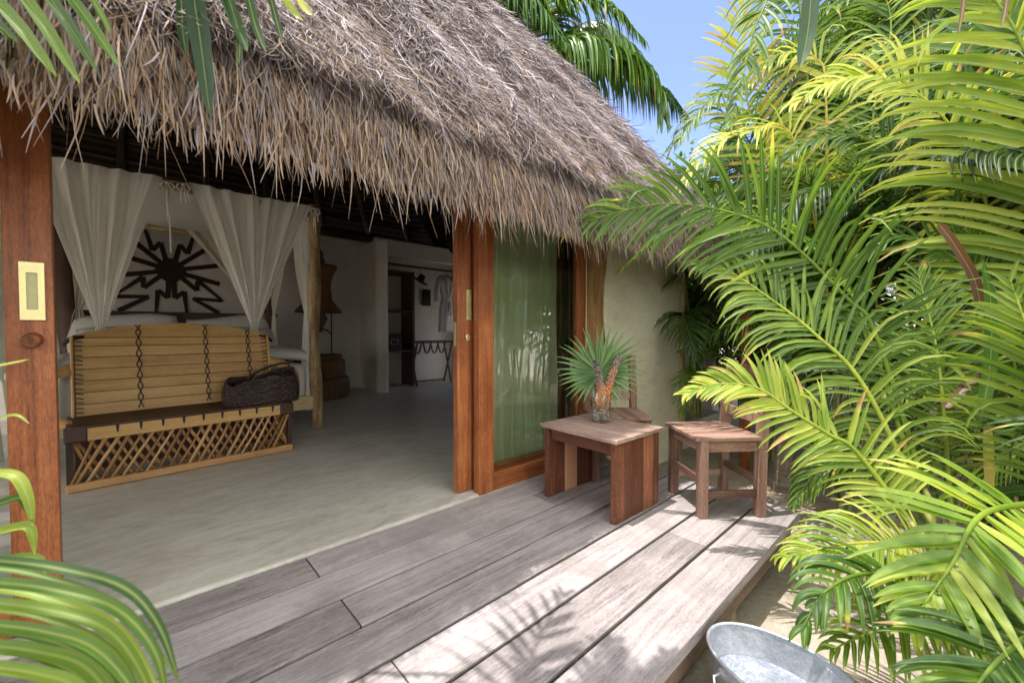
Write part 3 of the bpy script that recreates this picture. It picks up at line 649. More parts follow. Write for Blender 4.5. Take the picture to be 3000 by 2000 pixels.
for y in np.arange(5.7, 8.7, .17): 
    z = zroof(8.95 - y) - .425; h = (8.95 - y) / 3.66
    b.tube([(-4.9 + 3.4 * h, y, z), (6.1 - 5.4 * h, y, z)], .014, 6)
hb(b, 'batten', 'darkwood')
b = MB(); b.tube([(-2.5, 7.86, 2.93), (5.6, 7.86, 2.93)], .07, 10, jit=.05); hb(b, 'wall_plate', 'darkwood', smooth=True)
b = MB(); b.box((.2, 2.23, 2.36), (5.4, .16, .16)); hb(b, 'door_header', 'teak', bevel=.004)

# walls
def wallbox(c, size, **k):
    b = MB(); b.box(c, size, tone=.5); return hb(b, 'wall', 'plaster', bevel=k.get('bevel', .03), segs=3)
wallbox((1.5, 7.93, 1.36), (8.4, .18, 2.96))
b = MB(); b.prism([(3.205, 7.85), (3.17, 7.04), (3.19, 7.0), (3.305, 6.88), (3.33, 6.885), (3.36, 7.85)], (0, 0, 1.3), (1, 0, 0), (0, 1, 0), 2.84); hb(b, 'wall', 'plaster', bevel=.02, segs=3)
# lintel wall over the closet, and the right and left end walls with openings that let daylight in
wallbox((4.42, 7.55, 2.72), (2.1, .14, .34))
for c, s_ in (((5.55, 7.72, 1.4), (.16, .45, 2.9)), ((5.62, 5.75, 2.6), (.16, .9, .4))): wallbox(c, s_)
b = MB(); b.prism([(4.50, 2.22), (4.62, 2.14), (5.62, 5.35), (5.46, 5.42)], (0, 0, 1.05), (1, 0, 0), (0, 1, 0), 2.7); hb(b, 'wall', 'stucco', bevel=.03, segs=3)
wallbox((-2.1, 2.27, 1.1), (.7, .18, 2.7))
# the front wall beside the doors, its left edge dying into a rough tree post
zs = np.linspace(-.33, 2.25, 22)
le = [(3.075 + .022 * math.sin(z * 3.1 + .5) + .045 * max(0, .75 - z) + .05 * max(0, z - 1.5), z) for z in zs]
b = MB(); b.prism(le[::-1] + [(3.6, -.33), (4.50, -.33), (4.50, 2.25), (3.7, 2.25)], (0, 2.19, 0), (1, 0, 0), (0, 0, 1), .17); hb(b, 'wall', 'stucco', bevel=.03, segs=3)
b = MB(); b.tube([(2.955 + .018 * math.sin(z * 4), 2.17 + .012 * math.sin(z * 5 + 1), z) for z in np.linspace(-.36, 2.3, 26)], [.124 + .018 * math.sin(z * 3.3) + .012 * max(0, .6 - z) for z in np.linspace(-.36, 2.3, 26)], 18, jit=.06); hb(b, 'tree_post', 'bark', smooth=True)
b = MB(); b.tube([(4.53 + .012 * math.sin(z * 4), 2.13, z) for z in np.linspace(-.36, 2.2, 20)], [.062 + .006 * math.sin(z * 5) for z in np.linspace(-.36, 2.2, 20)], 12, jit=.05); hb(b, 'corner_post', 'log', smooth=True)
b = MB(); b.tube([(2.757, 2.09, 2.0), (2.760, 2.09, 1.1), (2.755, 2.09, .42)], .0055, 6); o = hb(b, 'hanging_cord', 'rope')

# doors and glazing
def frame_box(b, x0, x1, y, z0, z1, d=.05, tone=None): b.box(((x0 + x1) / 2, y, (z0 + z1) / 2), (x1 - x0, d, z1 - z0), tone=tone)
def flush_handle(door, x0, x1, y, z0, z1, off):
    b = MB(); w = (x1 - x0); zc = (z0 + z1) / 2; xc = (x0 + x1) / 2; h = z1 - z0
    for c, s_ in (((xc - w * .365, zc), (w * .27, h)), ((xc + w * .365, zc), (w * .27, h)), ((xc, z1 - h * .09), (w * .46, h * .18)), ((xc, z0 + h * .09), (w * .46, h * .18))):
        b.box((c[0], y - .006, c[1]), (s_[0], .012, s_[1]), tone=.5)
    o = hb(b, 'flush_handle', 'brass', door)
    return o
def sliding_door(side):
    if side == 'l': xs, gx, kx = (-.336, -.218), (-1.42, -.336), -1.0
    else: xs, gx = (1.574, 1.686), (1.686, 2.92)
    y = 2.272; b = MB(); frame_box(b, xs[0], xs[1], y, .014, 2.3, .055, .5)
    o2 = (gx[0] - .1, gx[0]) if side == 'l' else (gx[1], gx[1] + .1)
    frame_box(b, o2[0], o2[1], y, .014, 2.3, .055, .45); frame_box(b, gx[0], gx[1], y, .014, .13, .05, .5); frame_box(b, gx[0], gx[1], y, 2.2, 2.3, .05, .5)
    if side == 'r': frame_box(b, 1.686, 1.80, 2.266, .014, 2.3, .045, .15)
    d = hb(b, 'sliding_door', 'teak', bevel=.004, segs=2)
    b = MB(); b.sheet(lambda u, v: (gx[0] + (gx[1] - gx[0]) * u, y, .13 + 2.07 * v), 1, 1); hb(b, 'pane', 'glass', d)
    f = y - .0275
    if side == 'l': hx = (-.298, -.238); hz = (1.140, 1.345)
    else: hx = (1.632, 1.684); hz = (1.175, 1.380); hx = (1.640, 1.680)
    flush_handle(d, hx[0], hx[1], f, hz[0], hz[1], 0)
    b = MB(); b.box(((hx[0] + hx[1]) / 2, f - .001, (hz[0] + hz[1]) / 2), ((hx[1] - hx[0]) * .46, .004, (hz[1] - hz[0]) * .64)); hb(b, 'handle_recess', 'brass_in', d)
    if side == 'l':
        b = MB(); b.tube([(-.270, f + .005, 1.070), (-.272, f - .040, 1.066)], [.0265, .0245], 20); hb(b, 'wooden_knob', 'teak', d, smooth=False, bevel=.003)
    else:
        b = MB(); b.lathe([(.0165, 0), (.0165, .008), (.013, .011)], n=20, sy=1.45); m = Matrix.Rotation(R(90), 3, 'X')
        b.v = [tuple(m @ Vector(p) + Vector((1.655, f, 1.058))) for p in b.v]; hb(b, 'lock', 'brass', d, smooth=False)
        b = MB(); b.box((1.655, f - .0125, 1.058), (.004, .004, .016)); b.lathe([(.006, -.001), (.006, .001)], (0, 0, 0), 12); 
        b.v[8:] = [tuple(m @ Vector(p) + Vector((1.655, f - .0115, 1.062))) for p in b.v[8:]]; hb(b, 'keyhole', 'brass_in', d)
        b = MB(); b.box((1.572, 2.272, 1.08), (.004, .022, .16)); hb(b, 'strike_plate', 'brass_in', d)
    return d
sliding_door('l'); sliding_door('r')
b = MB(); y = 2.175; frame_box(b, 1.676, 1.795, y, 0, 2.3, .06, .55); frame_box(b, 2.74, 2.84, y, 0, 2.3, .06, .5); frame_box(b, 1.795, 2.74, y, 0, .10, .055, .5); frame_box(b, 1.795, 2.74, y, 2.2, 2.3, .055, .5)
frame_box(b, 1.690, 1.74, 2.222, 0, 2.3, .03, .2)
for x0, x1, z0, z1 in ((1.795, 1.812, .117, 2.2), (2.723, 2.74, .117, 2.2), (1.795, 2.74, .10, .117)): frame_box(b, x0, x1, y - .012, z0, z1, .02, .6)
w = hb(b, 'fixed_window', 'teak', bevel=.003, segs=2)
b = MB(); b.sheet(lambda u, v: (1.807 + .92 * u, 2.179, .12 + 2.08 * v), 1, 1); hb(b, 'pane', 'glass', w)

# ================================================================== CURTAIN, BED AND ROOM
def curtain_fn(x0, x1, y, z0, z1, folds, amp):
    ph = [random.uniform(0, 6.28) for _ in range(4)]
    def fn(u, v):
        a = u + .018 * math.sin(u * 9 + v * 2 + ph[0]) ; sp = .03 * math.sin(v * 2.2 + u * 5)
        k = amp * (.7 + .5 * v); w = math.sin(a * folds * 6.283 + ph[1] + .5 * math.sin(u * 7)) + .35 * math.sin(a * folds * 14.1 + ph[2] + v)
        z = z1 + (z0 - z1) * v
        flare = .12 * max(0, .35 - u) * max(0, v - .55) ** 1.2 * 4
        return (x0 + (x1 - x0) * a - flare + .01 * math.sin(v * 9 + u * 20), y + k * w * .6 - .05 * max(0, v - .93) / .07 * (.5 + .5 * math.sin(u * 21)), z)
    return fn
b = MB(); b.sheet(curtain_fn(1.84, 2.78, 2.46, .018, 2.25, 8.5, .075), 190, 40); o = b.build('curtain', 'curtain', smooth=True)
tag(o, 'long pale green curtain gathered in folds behind the fixed glass', 'curtain')
b = MB(); b.sheet(curtain_fn(2.84, 3.2, 2.55, .02, 2.25, 5, .05), 60, 20); o = b.build('curtain', 'shelf', smooth=True)  # dark sheet, not a real curtain, added to stand for the unlit gap behind the glass
tag(o, 'dark strip standing for the shaded gap beside the pale green curtain', 'curtain')

# bed
bed = thing('canopy_bed', (.48, 5.95, 0), 0, 'four-poster canopy bed of peeled logs behind the bench', 'bed'); BL = Vector(bed.location)
def pb(b, par, name, mat, **k):
    b.v = [tuple(Vector(p) - Vector(par.location)) for p in b.v]; return b.build(name, mat, par, **k)
for x, y, m in ((1.485, 4.87, 'log'), (-.58, 4.87, 'log'), (1.47, 7.0, 'shelf'), (-.58, 7.0, 'shelf')):
    b = MB(); zz = np.linspace(0.012, 2.50, 26); b.tube([(x + .014 * math.sin(z * 2.7 + x), y + .012 * math.sin(z * 3.4), z) for z in zz], [(.058 if m == 'log' else .085) + .008 * math.sin(z * 6 + y) for z in zz], 14, jit=.07); pb(b, bed, 'post', m, smooth=True)
for a, c in (((-.62, 4.90, 2.435), (1.52, 4.90, 2.435)), ((1.49, 4.85, 2.44), (1.49, 7.05, 2.44)), ((-.58, 4.85, 2.44), (-.58, 7.05, 2.44)), ((-.6, 7.0, 2.435), (1.5, 7.0, 2.435))):
    b = MB(); b.tube([a, tuple((Vector(a) + Vector(c)) / 2 + Vector((0, 0, -.01))), c], .038, 10, jit=.05); pb(b, bed, 'canopy_beam', 'log', smooth=True)
for a, c in (((-.55, 4.88, .31), (1.46, 4.88, .31)), ((1.48, 4.9, .31), (1.48, 6.95, .31)), ((-.57, 4.9, .31), (-.57, 6.95, .31))):
    b = MB(); b.beam(a, c, .07, .15); pb(b, bed, 'side_rail', 'log', bevel=.012, segs=2)
b = MB(); b.box((.46, 5.92, .53), (1.92, 1.96, .42)); pb(b, bed, 'mattress', 'linen', bevel=.09, segs=4, smooth=True)
b = MB(); b.box((.45, 7.12, .72), (2.2, .10, 1.20)); b.box((.45, 7.10, 1.335), (2.3, .2, .035)); pb(b, bed, 'headboard', 'shelf', bevel=.006)
def soft(fn, nu=34, nv=34): b = MB(); b.sheet(fn, nu, nv); return b
b = MB()
b.sheet(lambda u, v: (-.56 + 2.08 * u, 4.93 + 1.6 * v, .86 + .015 * math.sin(u * 17 + v * 9) - .55 * max(0, abs(u - .5) * 2 - .86) ** 1.3 * 4.5 * .35 - .9 * max(0, .06 - v) + .01 * math.sin(v * 23)), 50, 30)
o = b.build('duvet', 'linen', smooth=True, solid=.07); tag(o, 'white duvet spread over the bed mattress', 'duvet')
def pillow(x, tilt, label):
    b = MB()
    for sg in (1, -1):
        def fn(u, v, sg=sg):
            a, c = u * 2 - 1, v * 2 - 1; e = max(0., (1 - abs(a) ** 3.2) * (1 - abs(c) ** 3.2)) ** .5
            return (a * .50 * (1 - .05 * c * c), sg * .13 * e, c * .26 * (1 - .07 * a * a) + .03 * math.sin(a * 2.2))
        b.sheet(fn, 26, 18)
    o = b.build('pillow', 'linen', smooth=True); o.location = (x, 6.93, 1.06); o.rotation_euler = (R(-14), R(tilt), 0)
    tag(o, label, 'pillow')
pillow(-.08, 2, 'white pillow propped on the left half of the dark headboard'); pillow(.99, -2, 'white pillow propped on the right half of the dark headboard')
for x, t, L_ in ((-.02, 3, 'lower white pillow lying in front of the left propped pillow'), (1.0, -2, 'lower white pillow lying in front of the right propped pillow')):
    b = MB()
    for sg in (1, -1):
        b.sheet(lambda u, v, sg=sg: ((u * 2 - 1) * .46, (v * 2 - 1) * .26, sg * .10 * max(0., (1 - abs(u * 2 - 1) ** 3) * (1 - abs(v * 2 - 1) ** 3)) ** .5), 22, 16)
    o = b.build('pillow', 'linen', smooth=True); o.location = (x, 6.55, 1.0); o.rotation_euler = (R(28), 0, R(t)); tag(o, L_, 'pillow')

# drapes, each gathered to one point
def drape(top0, top1, zt, gather, zend, folds, amp, nrm, sag=.012, gw=.05, power=1.12, spread=.16, seed=1):
    rr = random.Random(seed); ph = [rr.uniform(0, 6.28) for _ in range(5)]; t0, t1, g, nv_ = Vector(top0), Vector(top1), Vector(gather), Vector(nrm)
    ax = (t1 - t0).normalized(); vg = .74
    def fn(u, v):
        top = t0.lerp(t1, u); top.z = zt - sag * (1 - abs(2 * u - 1) ** 2) 
        gp = g + ax * (u - .5) * gw
        if v <= vg:
            s_ = v / vg; e = s_ ** power; p = top.lerp(gp, e); k = amp * (.30 + 1.0 * s_) * (1 - s_ ** 3) + .012
            wv = math.sin(u * folds * 6.283 + ph[0] + .7 * math.sin(u * 6 + ph[1]))
            wv = wv * .65 + .5 * math.copysign(abs(math.sin(u * folds * 10.3 + ph[2] + .4 * s_)) ** .7, math.sin(u * folds * 10.3 + ph[2] + .4 * s_)) * .7
            wv += .13 * math.sin(u * 83 + 9 * s_ + ph[3]) * math.sin(u * 31 + s_ * 4) + .10 * math.sin(s_ * 37 + u * 12) * math.sin(u * 19)
            return tuple(p + nv_ * (wv * k))
        s_ = (v - vg) / (1 - vg); p = Vector((0, 0, 0)) + gp + ax * (u - .5) * spread * s_ ** .6; p.z = g.z + (zend - g.z) * s_
        return tuple(p + nv_ * (math.sin(u * folds * 6.283 + ph[0]) * .035 * (.4 + s_)))
    b = MB(); b.sheet(fn, 170, 56); return b
def add_drape(b, mat, label):
    o = b.build('bed_drape', mat, smooth=True); return tag(o, label, 'bed drape')
dl = add_drape(drape((-.60, 4.83, 0), (.205, 4.83, 0), 2.478, (-.215, 4.90, 1.125), .3, 4.5, .05, (0, -1, 0), seed=3), 'drape', 'cream voile drape gathered to a point, left of the sunburst')
dr = add_drape(drape((.385, 4.83, 0), (1.45, 4.83, 0), 2.478, (.905, 4.90, 1.145), .3, 5.5, .05, (0, -1, 0), seed=5), 'drape', 'cream voile drape gathered to a point, right of the sunburst')
ds = add_drape(drape((1.50, 4.98, 0), (1.50, 5.75, 0), 2.475, (1.44, 5.02, 1.30), .22, 3.5, .05, (1, 0, 0), spread=.20, gw=.10, seed=8), 'drape', 'narrow cream drape tied beside the peeled log bed post')
db = add_drape(drape((1.50, 5.75, 0), (1.50, 6.95, 0), 2.475, (1.46, 6.6, 1.35), .3, 4, .04, (1, 0, 0), spread=.25, gw=.12, seed=12), 'sheer', 'sheer drape along the far right side of the bed')
dc = add_drape(drape((.50, 6.92, 0), (1.45, 6.92, 0), 2.46, (1.38, 6.92, 1.36), .9, 5, .04, (0, -1, 0), seed=14), 'sheer', 'sheer drape at the bed head covering the right of the sunburst')
dd = add_drape(drape((-.55, 6.92, 0), (.15, 6.92, 0), 2.46, (-.48, 6.92, 1.36), .9, 4, .04, (0, -1, 0), seed=15), 'sheer', 'sheer drape at the bed head left of the sunburst')
b = MB(); b.sheet(lambda u, v: (-.58 + 2.07 * u, 4.88 + 2.12 * v, 2.475 - .14 * math.sin(math.pi * u) ** .8 * math.sin(math.pi * v) ** .7 + .012 * math.sin(u * 20) * math.sin(v * 7)), 50, 40)
o = b.build('canopy_cloth', 'drape', smooth=True); tag(o, 'cream cloth sagging over the top of the bed posts', 'canopy cloth')
def bow(x, y, z, tails, label):
    b = MB()
    for sx in (-1, 1): b.tube([(0, 0, 0), (sx * .03, -.012, .012), (sx * .048, -.016, -.03), (sx * .03, -.016, -.065), (sx * .006, -.012, -.01)], .008, 6)
    for dx, L_ in tails: b.tube([(0, -.01, 0), (dx * .6, -.02, -L_ * .4), (dx, -.016, -L_)], [.008, .007, .006], 6)
    b.tube([(-.014, -.012, 0), (.014, -.012, 0)], .014, 8)
    o = b.build('tie_bow', 'drape', smooth=True); o.location = (x, y, z); tag(o, label, 'tie bow')
bow(.345, 4.83, 2.44, ((-.02, .16), (.02, .19), (.045, .15)), 'cream cloth bow tying the canopy at mid beam')
bow(1.47, 4.79, 2.43, ((-.02, .20), (.03, .13), (.0, .26)), 'cream cloth bow tied at the top of the right log post')
bow(.235, 4.84, 2.43, ((-.005, .34), (.015, .62)), 'long thin cloth tie dangling left of the mid beam bow')
# sunburst on the wall
def sunburst():
    b = MB(); r0 = .185
    disc = [(r0 * (1 + .05 * math.cos(4 * a)) * math.cos(a), r0 * (1 + .05 * math.cos(4 * a)) * math.sin(a)) for a in np.linspace(0, 2 * math.pi, 41)[:-1]]
    b.prism(disc, (0, 0, 0), (1, 0, 0), (0, 0, 1), .016)
    def quad(p, q, w0, w1, k):
        d = (Vector(q) - Vector(p)).normalized(); n_ = Vector((-d.y, d.x)); p, q = Vector(p), Vector(q)
        b.prism([tuple(p - n_ * w0), tuple(q - n_ * w1), tuple(q + n_ * w1), tuple(p + n_ * w0)], (0, 0, 0), (1, 0, 0), (0, 0, 1), .012 + k * .0015)
    for i, deg in enumerate((137, 163, 192, 41, 13, -15)):
        a = R(deg); quad((.14 * math.cos(a), .14 * math.sin(a)), (.66 * math.cos(a), .66 * math.sin(a)), .034, .036, i % 5)
    for i, (deg, sg) in enumerate(((112, 1), (68, -1), (216, -1), (-36, 1), (258, -1), (-78, 1))):
        a = R(deg); u = Vector((math.cos(a), math.sin(a))); n_ = Vector((-u.y, u.x)) * sg; start = .14 if i < 6 else .52
        p1 = u * (.44 if i < 6 else .66) - n_ * .05; p2 = u * (.35 if i < 6 else .60) + n_ * .09; p3 = u * (.82 if i < 6 else 1.02) + n_ * (.03 if i < 6 else .0)
        quad(tuple(u * start), tuple(p1), .036, .030, i % 4); quad(tuple(p1), tuple(p2), .030, .030, i % 4 + 1); quad(tuple(p2), tuple(p3), .034, .012, i % 4 + 2)
    for sx in (-1, 1):
        quad((sx * .66, -.45), (sx * .27, -.43), .030, .026, 1); quad((sx * .27, -.43), (sx * .62, -.66), .028, .034, 3)
    o = b.build('sunburst', 'art'); o.location = (.40, 7.83, 1.99); o.scale = (.92, 1, .92); tag(o, 'dark brown sunburst with lightning rays on the wall above the bed', 'wall decoration')
sunburst()

# ------------------------------------------------------------------ bench
bench = thing('cedar_bench', (.345, 4.06, .012), R(4.2), 'yellow cedar bench with laced slat back and lattice base', 'bench')
L = 1.40; hl = L / 2
def bd(b, name, mat, **k): return b.build(name, mat, bench, **k)
b = MB(); b.box((0, .02, .028), (L + .01, .05, .056), tone=.6); b.box((hl - .02, .27, .028), (.04, .5, .056), tone=.5); b.box((-hl + .02, .27, .028), (.04, .5, .056), tone=.5); bd(b, 'base_rail', 'stick', bevel=.006)
b = MB()
for layer, (y, n_, lean) in enumerate(((.015, 22, .17), (.05, 22, -.17))):
    for i in range(n_):
        x = -hl + .03 + (L - .06) * (i + .5) / n_; jx = random.uniform(-.012, .012); x0 = x - lean / 2 + jx; x1 = x + lean / 2 - jx
        x0 = max(-hl + .02, min(hl - .02, x0)); x1 = max(-hl + .02, min(hl - .02, x1))
        b.tube([(x0, y, .05), ((x0 + x1) / 2 + random.uniform(-.01, .01), y - .006, .20), (x1, y, .36)], random.uniform(.0085, .0125), 7, jit=.08)
for xs_ in (-hl + .02, hl - .02):
    for i in range(6):
        y = .06 + .07 * i
        for d_ in (.1, -.1): b.tube([(xs_ + (.012 if d_ > 0 else -.012), max(.04, min(.5, y - d_ / 2)), .05), (xs_ + (.012 if d_ > 0 else -.012), max(.04, min(.5, y + d_ / 2)), .36)], .009, 6)
bd(b, 'lattice', 'stick', smooth=True)
b = MB(); b.box((0, .02, .385), (L - .12, .05, .095), tone=.62); bd(b, 'front_rail', 'yellow', bevel=.008)
for sx in (-1, 1):
    b = MB(); b.box((sx * (hl - .045), .02, .387), (.115, .062, .102), tone=.4); bd(b, 'corner_patch', 'leather', bevel=.01, segs=2)
    b = MB(); b.box((sx * (hl - .02), .28, .385), (.05, .42, .095)); bd(b, 'side_rail', 'yellow', bevel=.008)
b = MB(); b.sheet(lambda u, v: (-hl + L * u, -.008 + .50 * v, .437 + .012 * math.sin(math.pi * v) * 0 - .022 * math.sin(math.pi * u) * math.sin(math.pi * v)), 24, 12); bd(b, 'seat', 'leather', smooth=True, solid=.02)
for i in range(9):
    b = MB(); x = -hl + .25 + i * (L - .36) / 8.4
    b.prism([(-.010, .0), (.010, .0), (.006, -.045), (.0, -.062), (-.006, -.045)], (x, -.0065, .432), (1, 0, 0), (0, 0, 1), .005); bd(b, 'stitch', 'black')
# slat back: leaning, arched top, slightly curved forward at the ends
def back_pt(x, h, off=0.): return Vector((x, .475 + .20 * h - .03 * (abs(x) / hl) ** 2 + off * 1., .445 + h))
b = MB(); ns = 8
def toph(x): return .715 - .115 * (abs(x) / hl) ** 2.0
edges_h = [.0, .085, .175, .262, .352, .440, .525, .592]
for k_ in range(ns):
    nx_ = 20; tone = random.uniform(.35, .75)
    vs_f, vs_b = [], []
    for sd, off in ((0, 0.), (1, .016)):
        for i in range(nx_ + 1):
            x = -hl + .05 + (L - .10) * i / nx_
            h0 = edges_h[k_] + .0028; h1 = (edges_h[k_ + 1] - .0028) if k_ < ns - 1 else toph(x)
            (vs_f if sd == 0 else vs_b).extend([back_pt(x, h0, off), back_pt(x, max(h1, h0 + .004), off)])
    vs = vs_f + vs_b; m_ = len(vs_f); fs = []
    for i in range(nx_):
        a = 2 * i; fs += [(a, a + 2, a + 3, a + 1), (m_ + a, m_ + a + 1, m_ + a + 3, m_ + a + 2), (a + 1, a + 3, m_ + a + 3, m_ + a + 1), (a, m_ + a, m_ + a + 2, a + 2)]
    fs += [(0, 1, m_ + 1, m_), (2 * nx_, m_ + 2 * nx_, m_ + 2 * nx_ + 1, 2 * nx_ + 1)]
    of = random.uniform(0, 40); b._add(vs, fs, tone, [(p.x + of, p.z, p.y + of) for p in vs])
bd(b, 'backrest', 'yellow')
b = MB(); b.sheet(lambda u, v: tuple(back_pt(-hl + .03 + (L - .06) * u, (toph(-hl + .03 + (L - .06) * u) - .02) * v, .02)), 24, 6); bd(b, 'slat_gap_shade', 'leather', smooth=True)  # dark sheet added behind the slats so their gaps look shaded
b = MB(); b.box((0, .49, .20), (L - .08, .012, .37)); bd(b, 'base_shade_sheet', 'leather')  # dark sheet added to stand for the shade inside the lattice base
for sx in (-1, 1):
    b = MB(); pts = [back_pt(sx * (hl - .035), h, .008) for h in np.linspace(-.02, .60, 8)]
    b.beam(pts[0], pts[-1], .02, .075, up=(0, 1, 0), tone=.45); bd(b, 'side_panel', 'yellow', bevel=.006)
for x in (-.285, .17, .50):
    b = MB()
    hs = np.arange(.02, toph(x), .088); hs = np.append(hs, toph(x)); w_ = .017
    for i in range(len(hs) - 1):
        sg = 1 if i % 2 else -1
        for s2 in (-1, 1): b.tube([back_pt(x + s2 * sg * w_, hs[i], -.004), back_pt(x - s2 * sg * w_, hs[i + 1], -.004)], .0042, 5)
    bd(b, 'lacing', 'black')
for sx in (-1, 1):
    b = MB()
    for h in np.arange(.02, .60, .036):
        dx = random.uniform(-.004, .004); b.tube([back_pt(sx * (hl - .092), h + random.uniform(-.006, .006), -.004), back_pt(sx * (hl - .04), h + .010 + dx, -.004)], .0042, 5)
    bd(b, 'lacing', 'black')
for sx in (-1, 1): b = MB(); b.tube([back_pt(sx * (hl - .10), .60, .01), back_pt(sx * (hl - .03), .585, .01), back_pt(sx * (hl + .012), .54, .01)], [.022, .028, .02], 8, flat=.6); bd(b, 'corner_cap', 'black', smooth=True)
for sx in (-1, 1):                                             # bent-wood arm bands bulging past the ends
    def armfn(u, v, sx=sx):
        t = u; return (sx * (hl - .03 + .20 * math.sin(math.pi * t) ** .8), .50 - .36 * t + (v - .5) * .035, .80 - .375 * t + .03 * math.sin(math.pi * t) + (v - .5) * .075)
    b = MB(); b.sheet(armfn, 34, 2, tone=.6); bd(b, 'armrest', 'yellow', smooth=True, solid=.011)
for sx in (-1, 1):
    
    for y_ in (.03, .50): b = MB(); b.box((sx * (hl - .015), y_, .2), (.035, .035, .39), tone=.3); bd(b, 'leg', 'darkwood')

# bag on the bench
bag = thing('woven_bag', (.845, 4.28, .45), R(3), 'dark brown woven leather bag slumped at the right end of the bench', 'bag')
def bagfn(u, v):
    a = u * 2 * math.pi; p = .55; cx = math.copysign(abs(math.cos(a)) ** p, math.cos(a)); sy = math.copysign(abs(math.sin(a)) ** p, math.sin(a))
    rx = .285 + .02 * math.sin(v * 3.1) - .015 * v; ry = .125 * (1 - .45 * v ** 1.5) + .01 * math.sin(v * 3)
    z = v * (.245 + .035 * math.sin(a * 1 + .6) + .02 * math.sin(3 * a) + .02 * cx)
    wv = .005 * math.sin(u * 150 + math.pi * int(v * 16)) + .004 * math.sin(v * 100)
    return ((rx + wv) * cx, (ry + wv) * sy, z)
b = MB(); b.sheet(bagfn, 220, 40); b.sheet(lambda u, v: ((.27 * (u * 2 - 1)), (.075 * (v * 2 - 1)), .215 - .05 * math.sin(math.pi * u) + .04 * u), 20, 6); b.build('body', 'bag', bag, smooth=True)
for y, t in ((-.085, .0), (.06, .03)):
    b = MB(); b.tube([(-.12, y, .17), (-.08, y - .01, .25), (.04, y - .02, .285 + t), (.16, y - .01, .315 + t), (.235, y, .31 + t), (.25, y + .01, .23)], .011, 8); b.build('handle', 'bag', bag, smooth=True)
b = MB(); b.box((.06, -.108, .235), (.1, .012, .03), tone=.3); b.build('strap', 'leather', bag, bevel=.003)

# lamp on its drum pedestal
ped = thing('drum_pedestal', (2.245, 7.17, .012), 0, 'three-tiered round hide drum pedestal under the wicker lamp', 'pedestal')
b = MB(); b.lathe([(.44, 0), (.455, .02), (.455, .29), (.44, .33)]); b.build('bottom_tier', 'shelf', ped, smooth=True, bevel=0)
b = MB()
for k_ in range(34):
    a = 2 * math.pi * k_ / 34; c_ = Vector((.458 * math.cos(a), .458 * math.sin(a), .15)); b.box(c_, (.012, .045, .23), Matrix.Rotation(a, 3, 'Z'))
b.build('petal_band', 'wicker', ped)
b = MB(); b.lathe([(.39, .33), (.40, .35), (.395, .60), (.38, .62)]); b.build('middle_tier', 'wicker', ped, smooth=True)
b = MB(); b.lathe([(.345, .62), (.35, .63), (.35, .69), (.335, .70)]); b.build('top_tier', 'wicker', ped, smooth=True)
lamp = thing('wicker_lamp', (2.245, 7.17, .712), 0, 'brown wicker lamp with flared vase over a conical shade', 'lamp')
b = MB(); b.lathe([(.365, .695), (.36, .71), (.20, .915), (.195, .93)], cap=(False, True)); b.build('lamp_shade', 'wicker', lamp, smooth=True)
b = MB(); b.lathe([(.21, .93), (.20, .99), (.185, 1.10), (.19, 1.20), (.225, 1.32), (.295, 1.44), (.285, 1.47), (.20, 1.46)]); b.build('flared_vase', 'wicker', lamp, smooth=True)
b = MB(); b.lathe([(.05, 1.46), (.09, 1.50), (.10, 1.56), (.07, 1.61), (.085, 1.66), (.05, 1.73), (.01, 1.76)]); b.build('finial', 'shelf', lamp, smooth=True)
b = MB(); b.tube([(.14, -.175, 0), (.14, -.175, .70)], .011, 8); b.tube([(.14, -.175, .34), (.09, -.12, .40), (0, -.03, .44)], .012, 8); b.build('stand', 'darkwood', lamp, smooth=True)
b = MB(); b.lathe([(.03, .36), (.05, .42), (.10, .52), (.135, .60), (.10, .66), (.12, .70), (.05, .74)]); b.build('carved_spindle', 'shelf', lamp, smooth=True)

# ------------------------------------------------------------------ closet
shelf = thing('closet_shelf', (3.72, 7.58, .012), 0, 'dark walnut closet shelf unit beside the stucco pillar', 'shelf unit')
b = MB(); b.box((.37, .0, 1.13), (.05, .49, 2.26)); b.build('side_panel', 'shelf', shelf, bevel=.004)
for z in (.70, 1.48, 2.24): b = MB(); b.box((-.005, .005, z), (.69, .47, .04)); b.build('shelf', 'shelf', shelf, bevel=.004)
safe = thing('hotel_safe', (3.60, 7.50, .735), 0, 'black safe with pale keypad on the closet shelf', 'safe')
b = MB(); b.box((0, 0, .155), (.44, .36, .31)); b.build('body', 'steel_dark', safe, bevel=.008)
b = MB(); b.box((-.165, -.184, .16), (.10, .008, .13)); b.build('keypad', 'grey_plastic', safe)
b = MB()
for c_, s_ in (((.07, .205), (.15, .008)), ((.07, .115), (.15, .008)), ((-.003, .16), (.008, .09)), ((.143, .16), (.008, .09))): b.box((c_[0], -.183, c_[1]), (s_[0], .006, s_[1]))
b.build('door_trim', 'grey_plastic', safe)
b = MB(); b.tube([(3.36, 7.28, 2.37), (4.4, 7.28, 2.365), (5.5, 7.28, 2.36)], .022, 8, jit=.05); o = b.build('clothes_rail', 'darkwood', smooth=True); tag(o, 'dark wooden pole spanning the closet as a clothes rail', 'rail')
robe = thing('bathrobe', (4.80, 7.26, 2.34), R(12), 'white belted bathrobe hanging on a black hanger in the closet', 'robe')
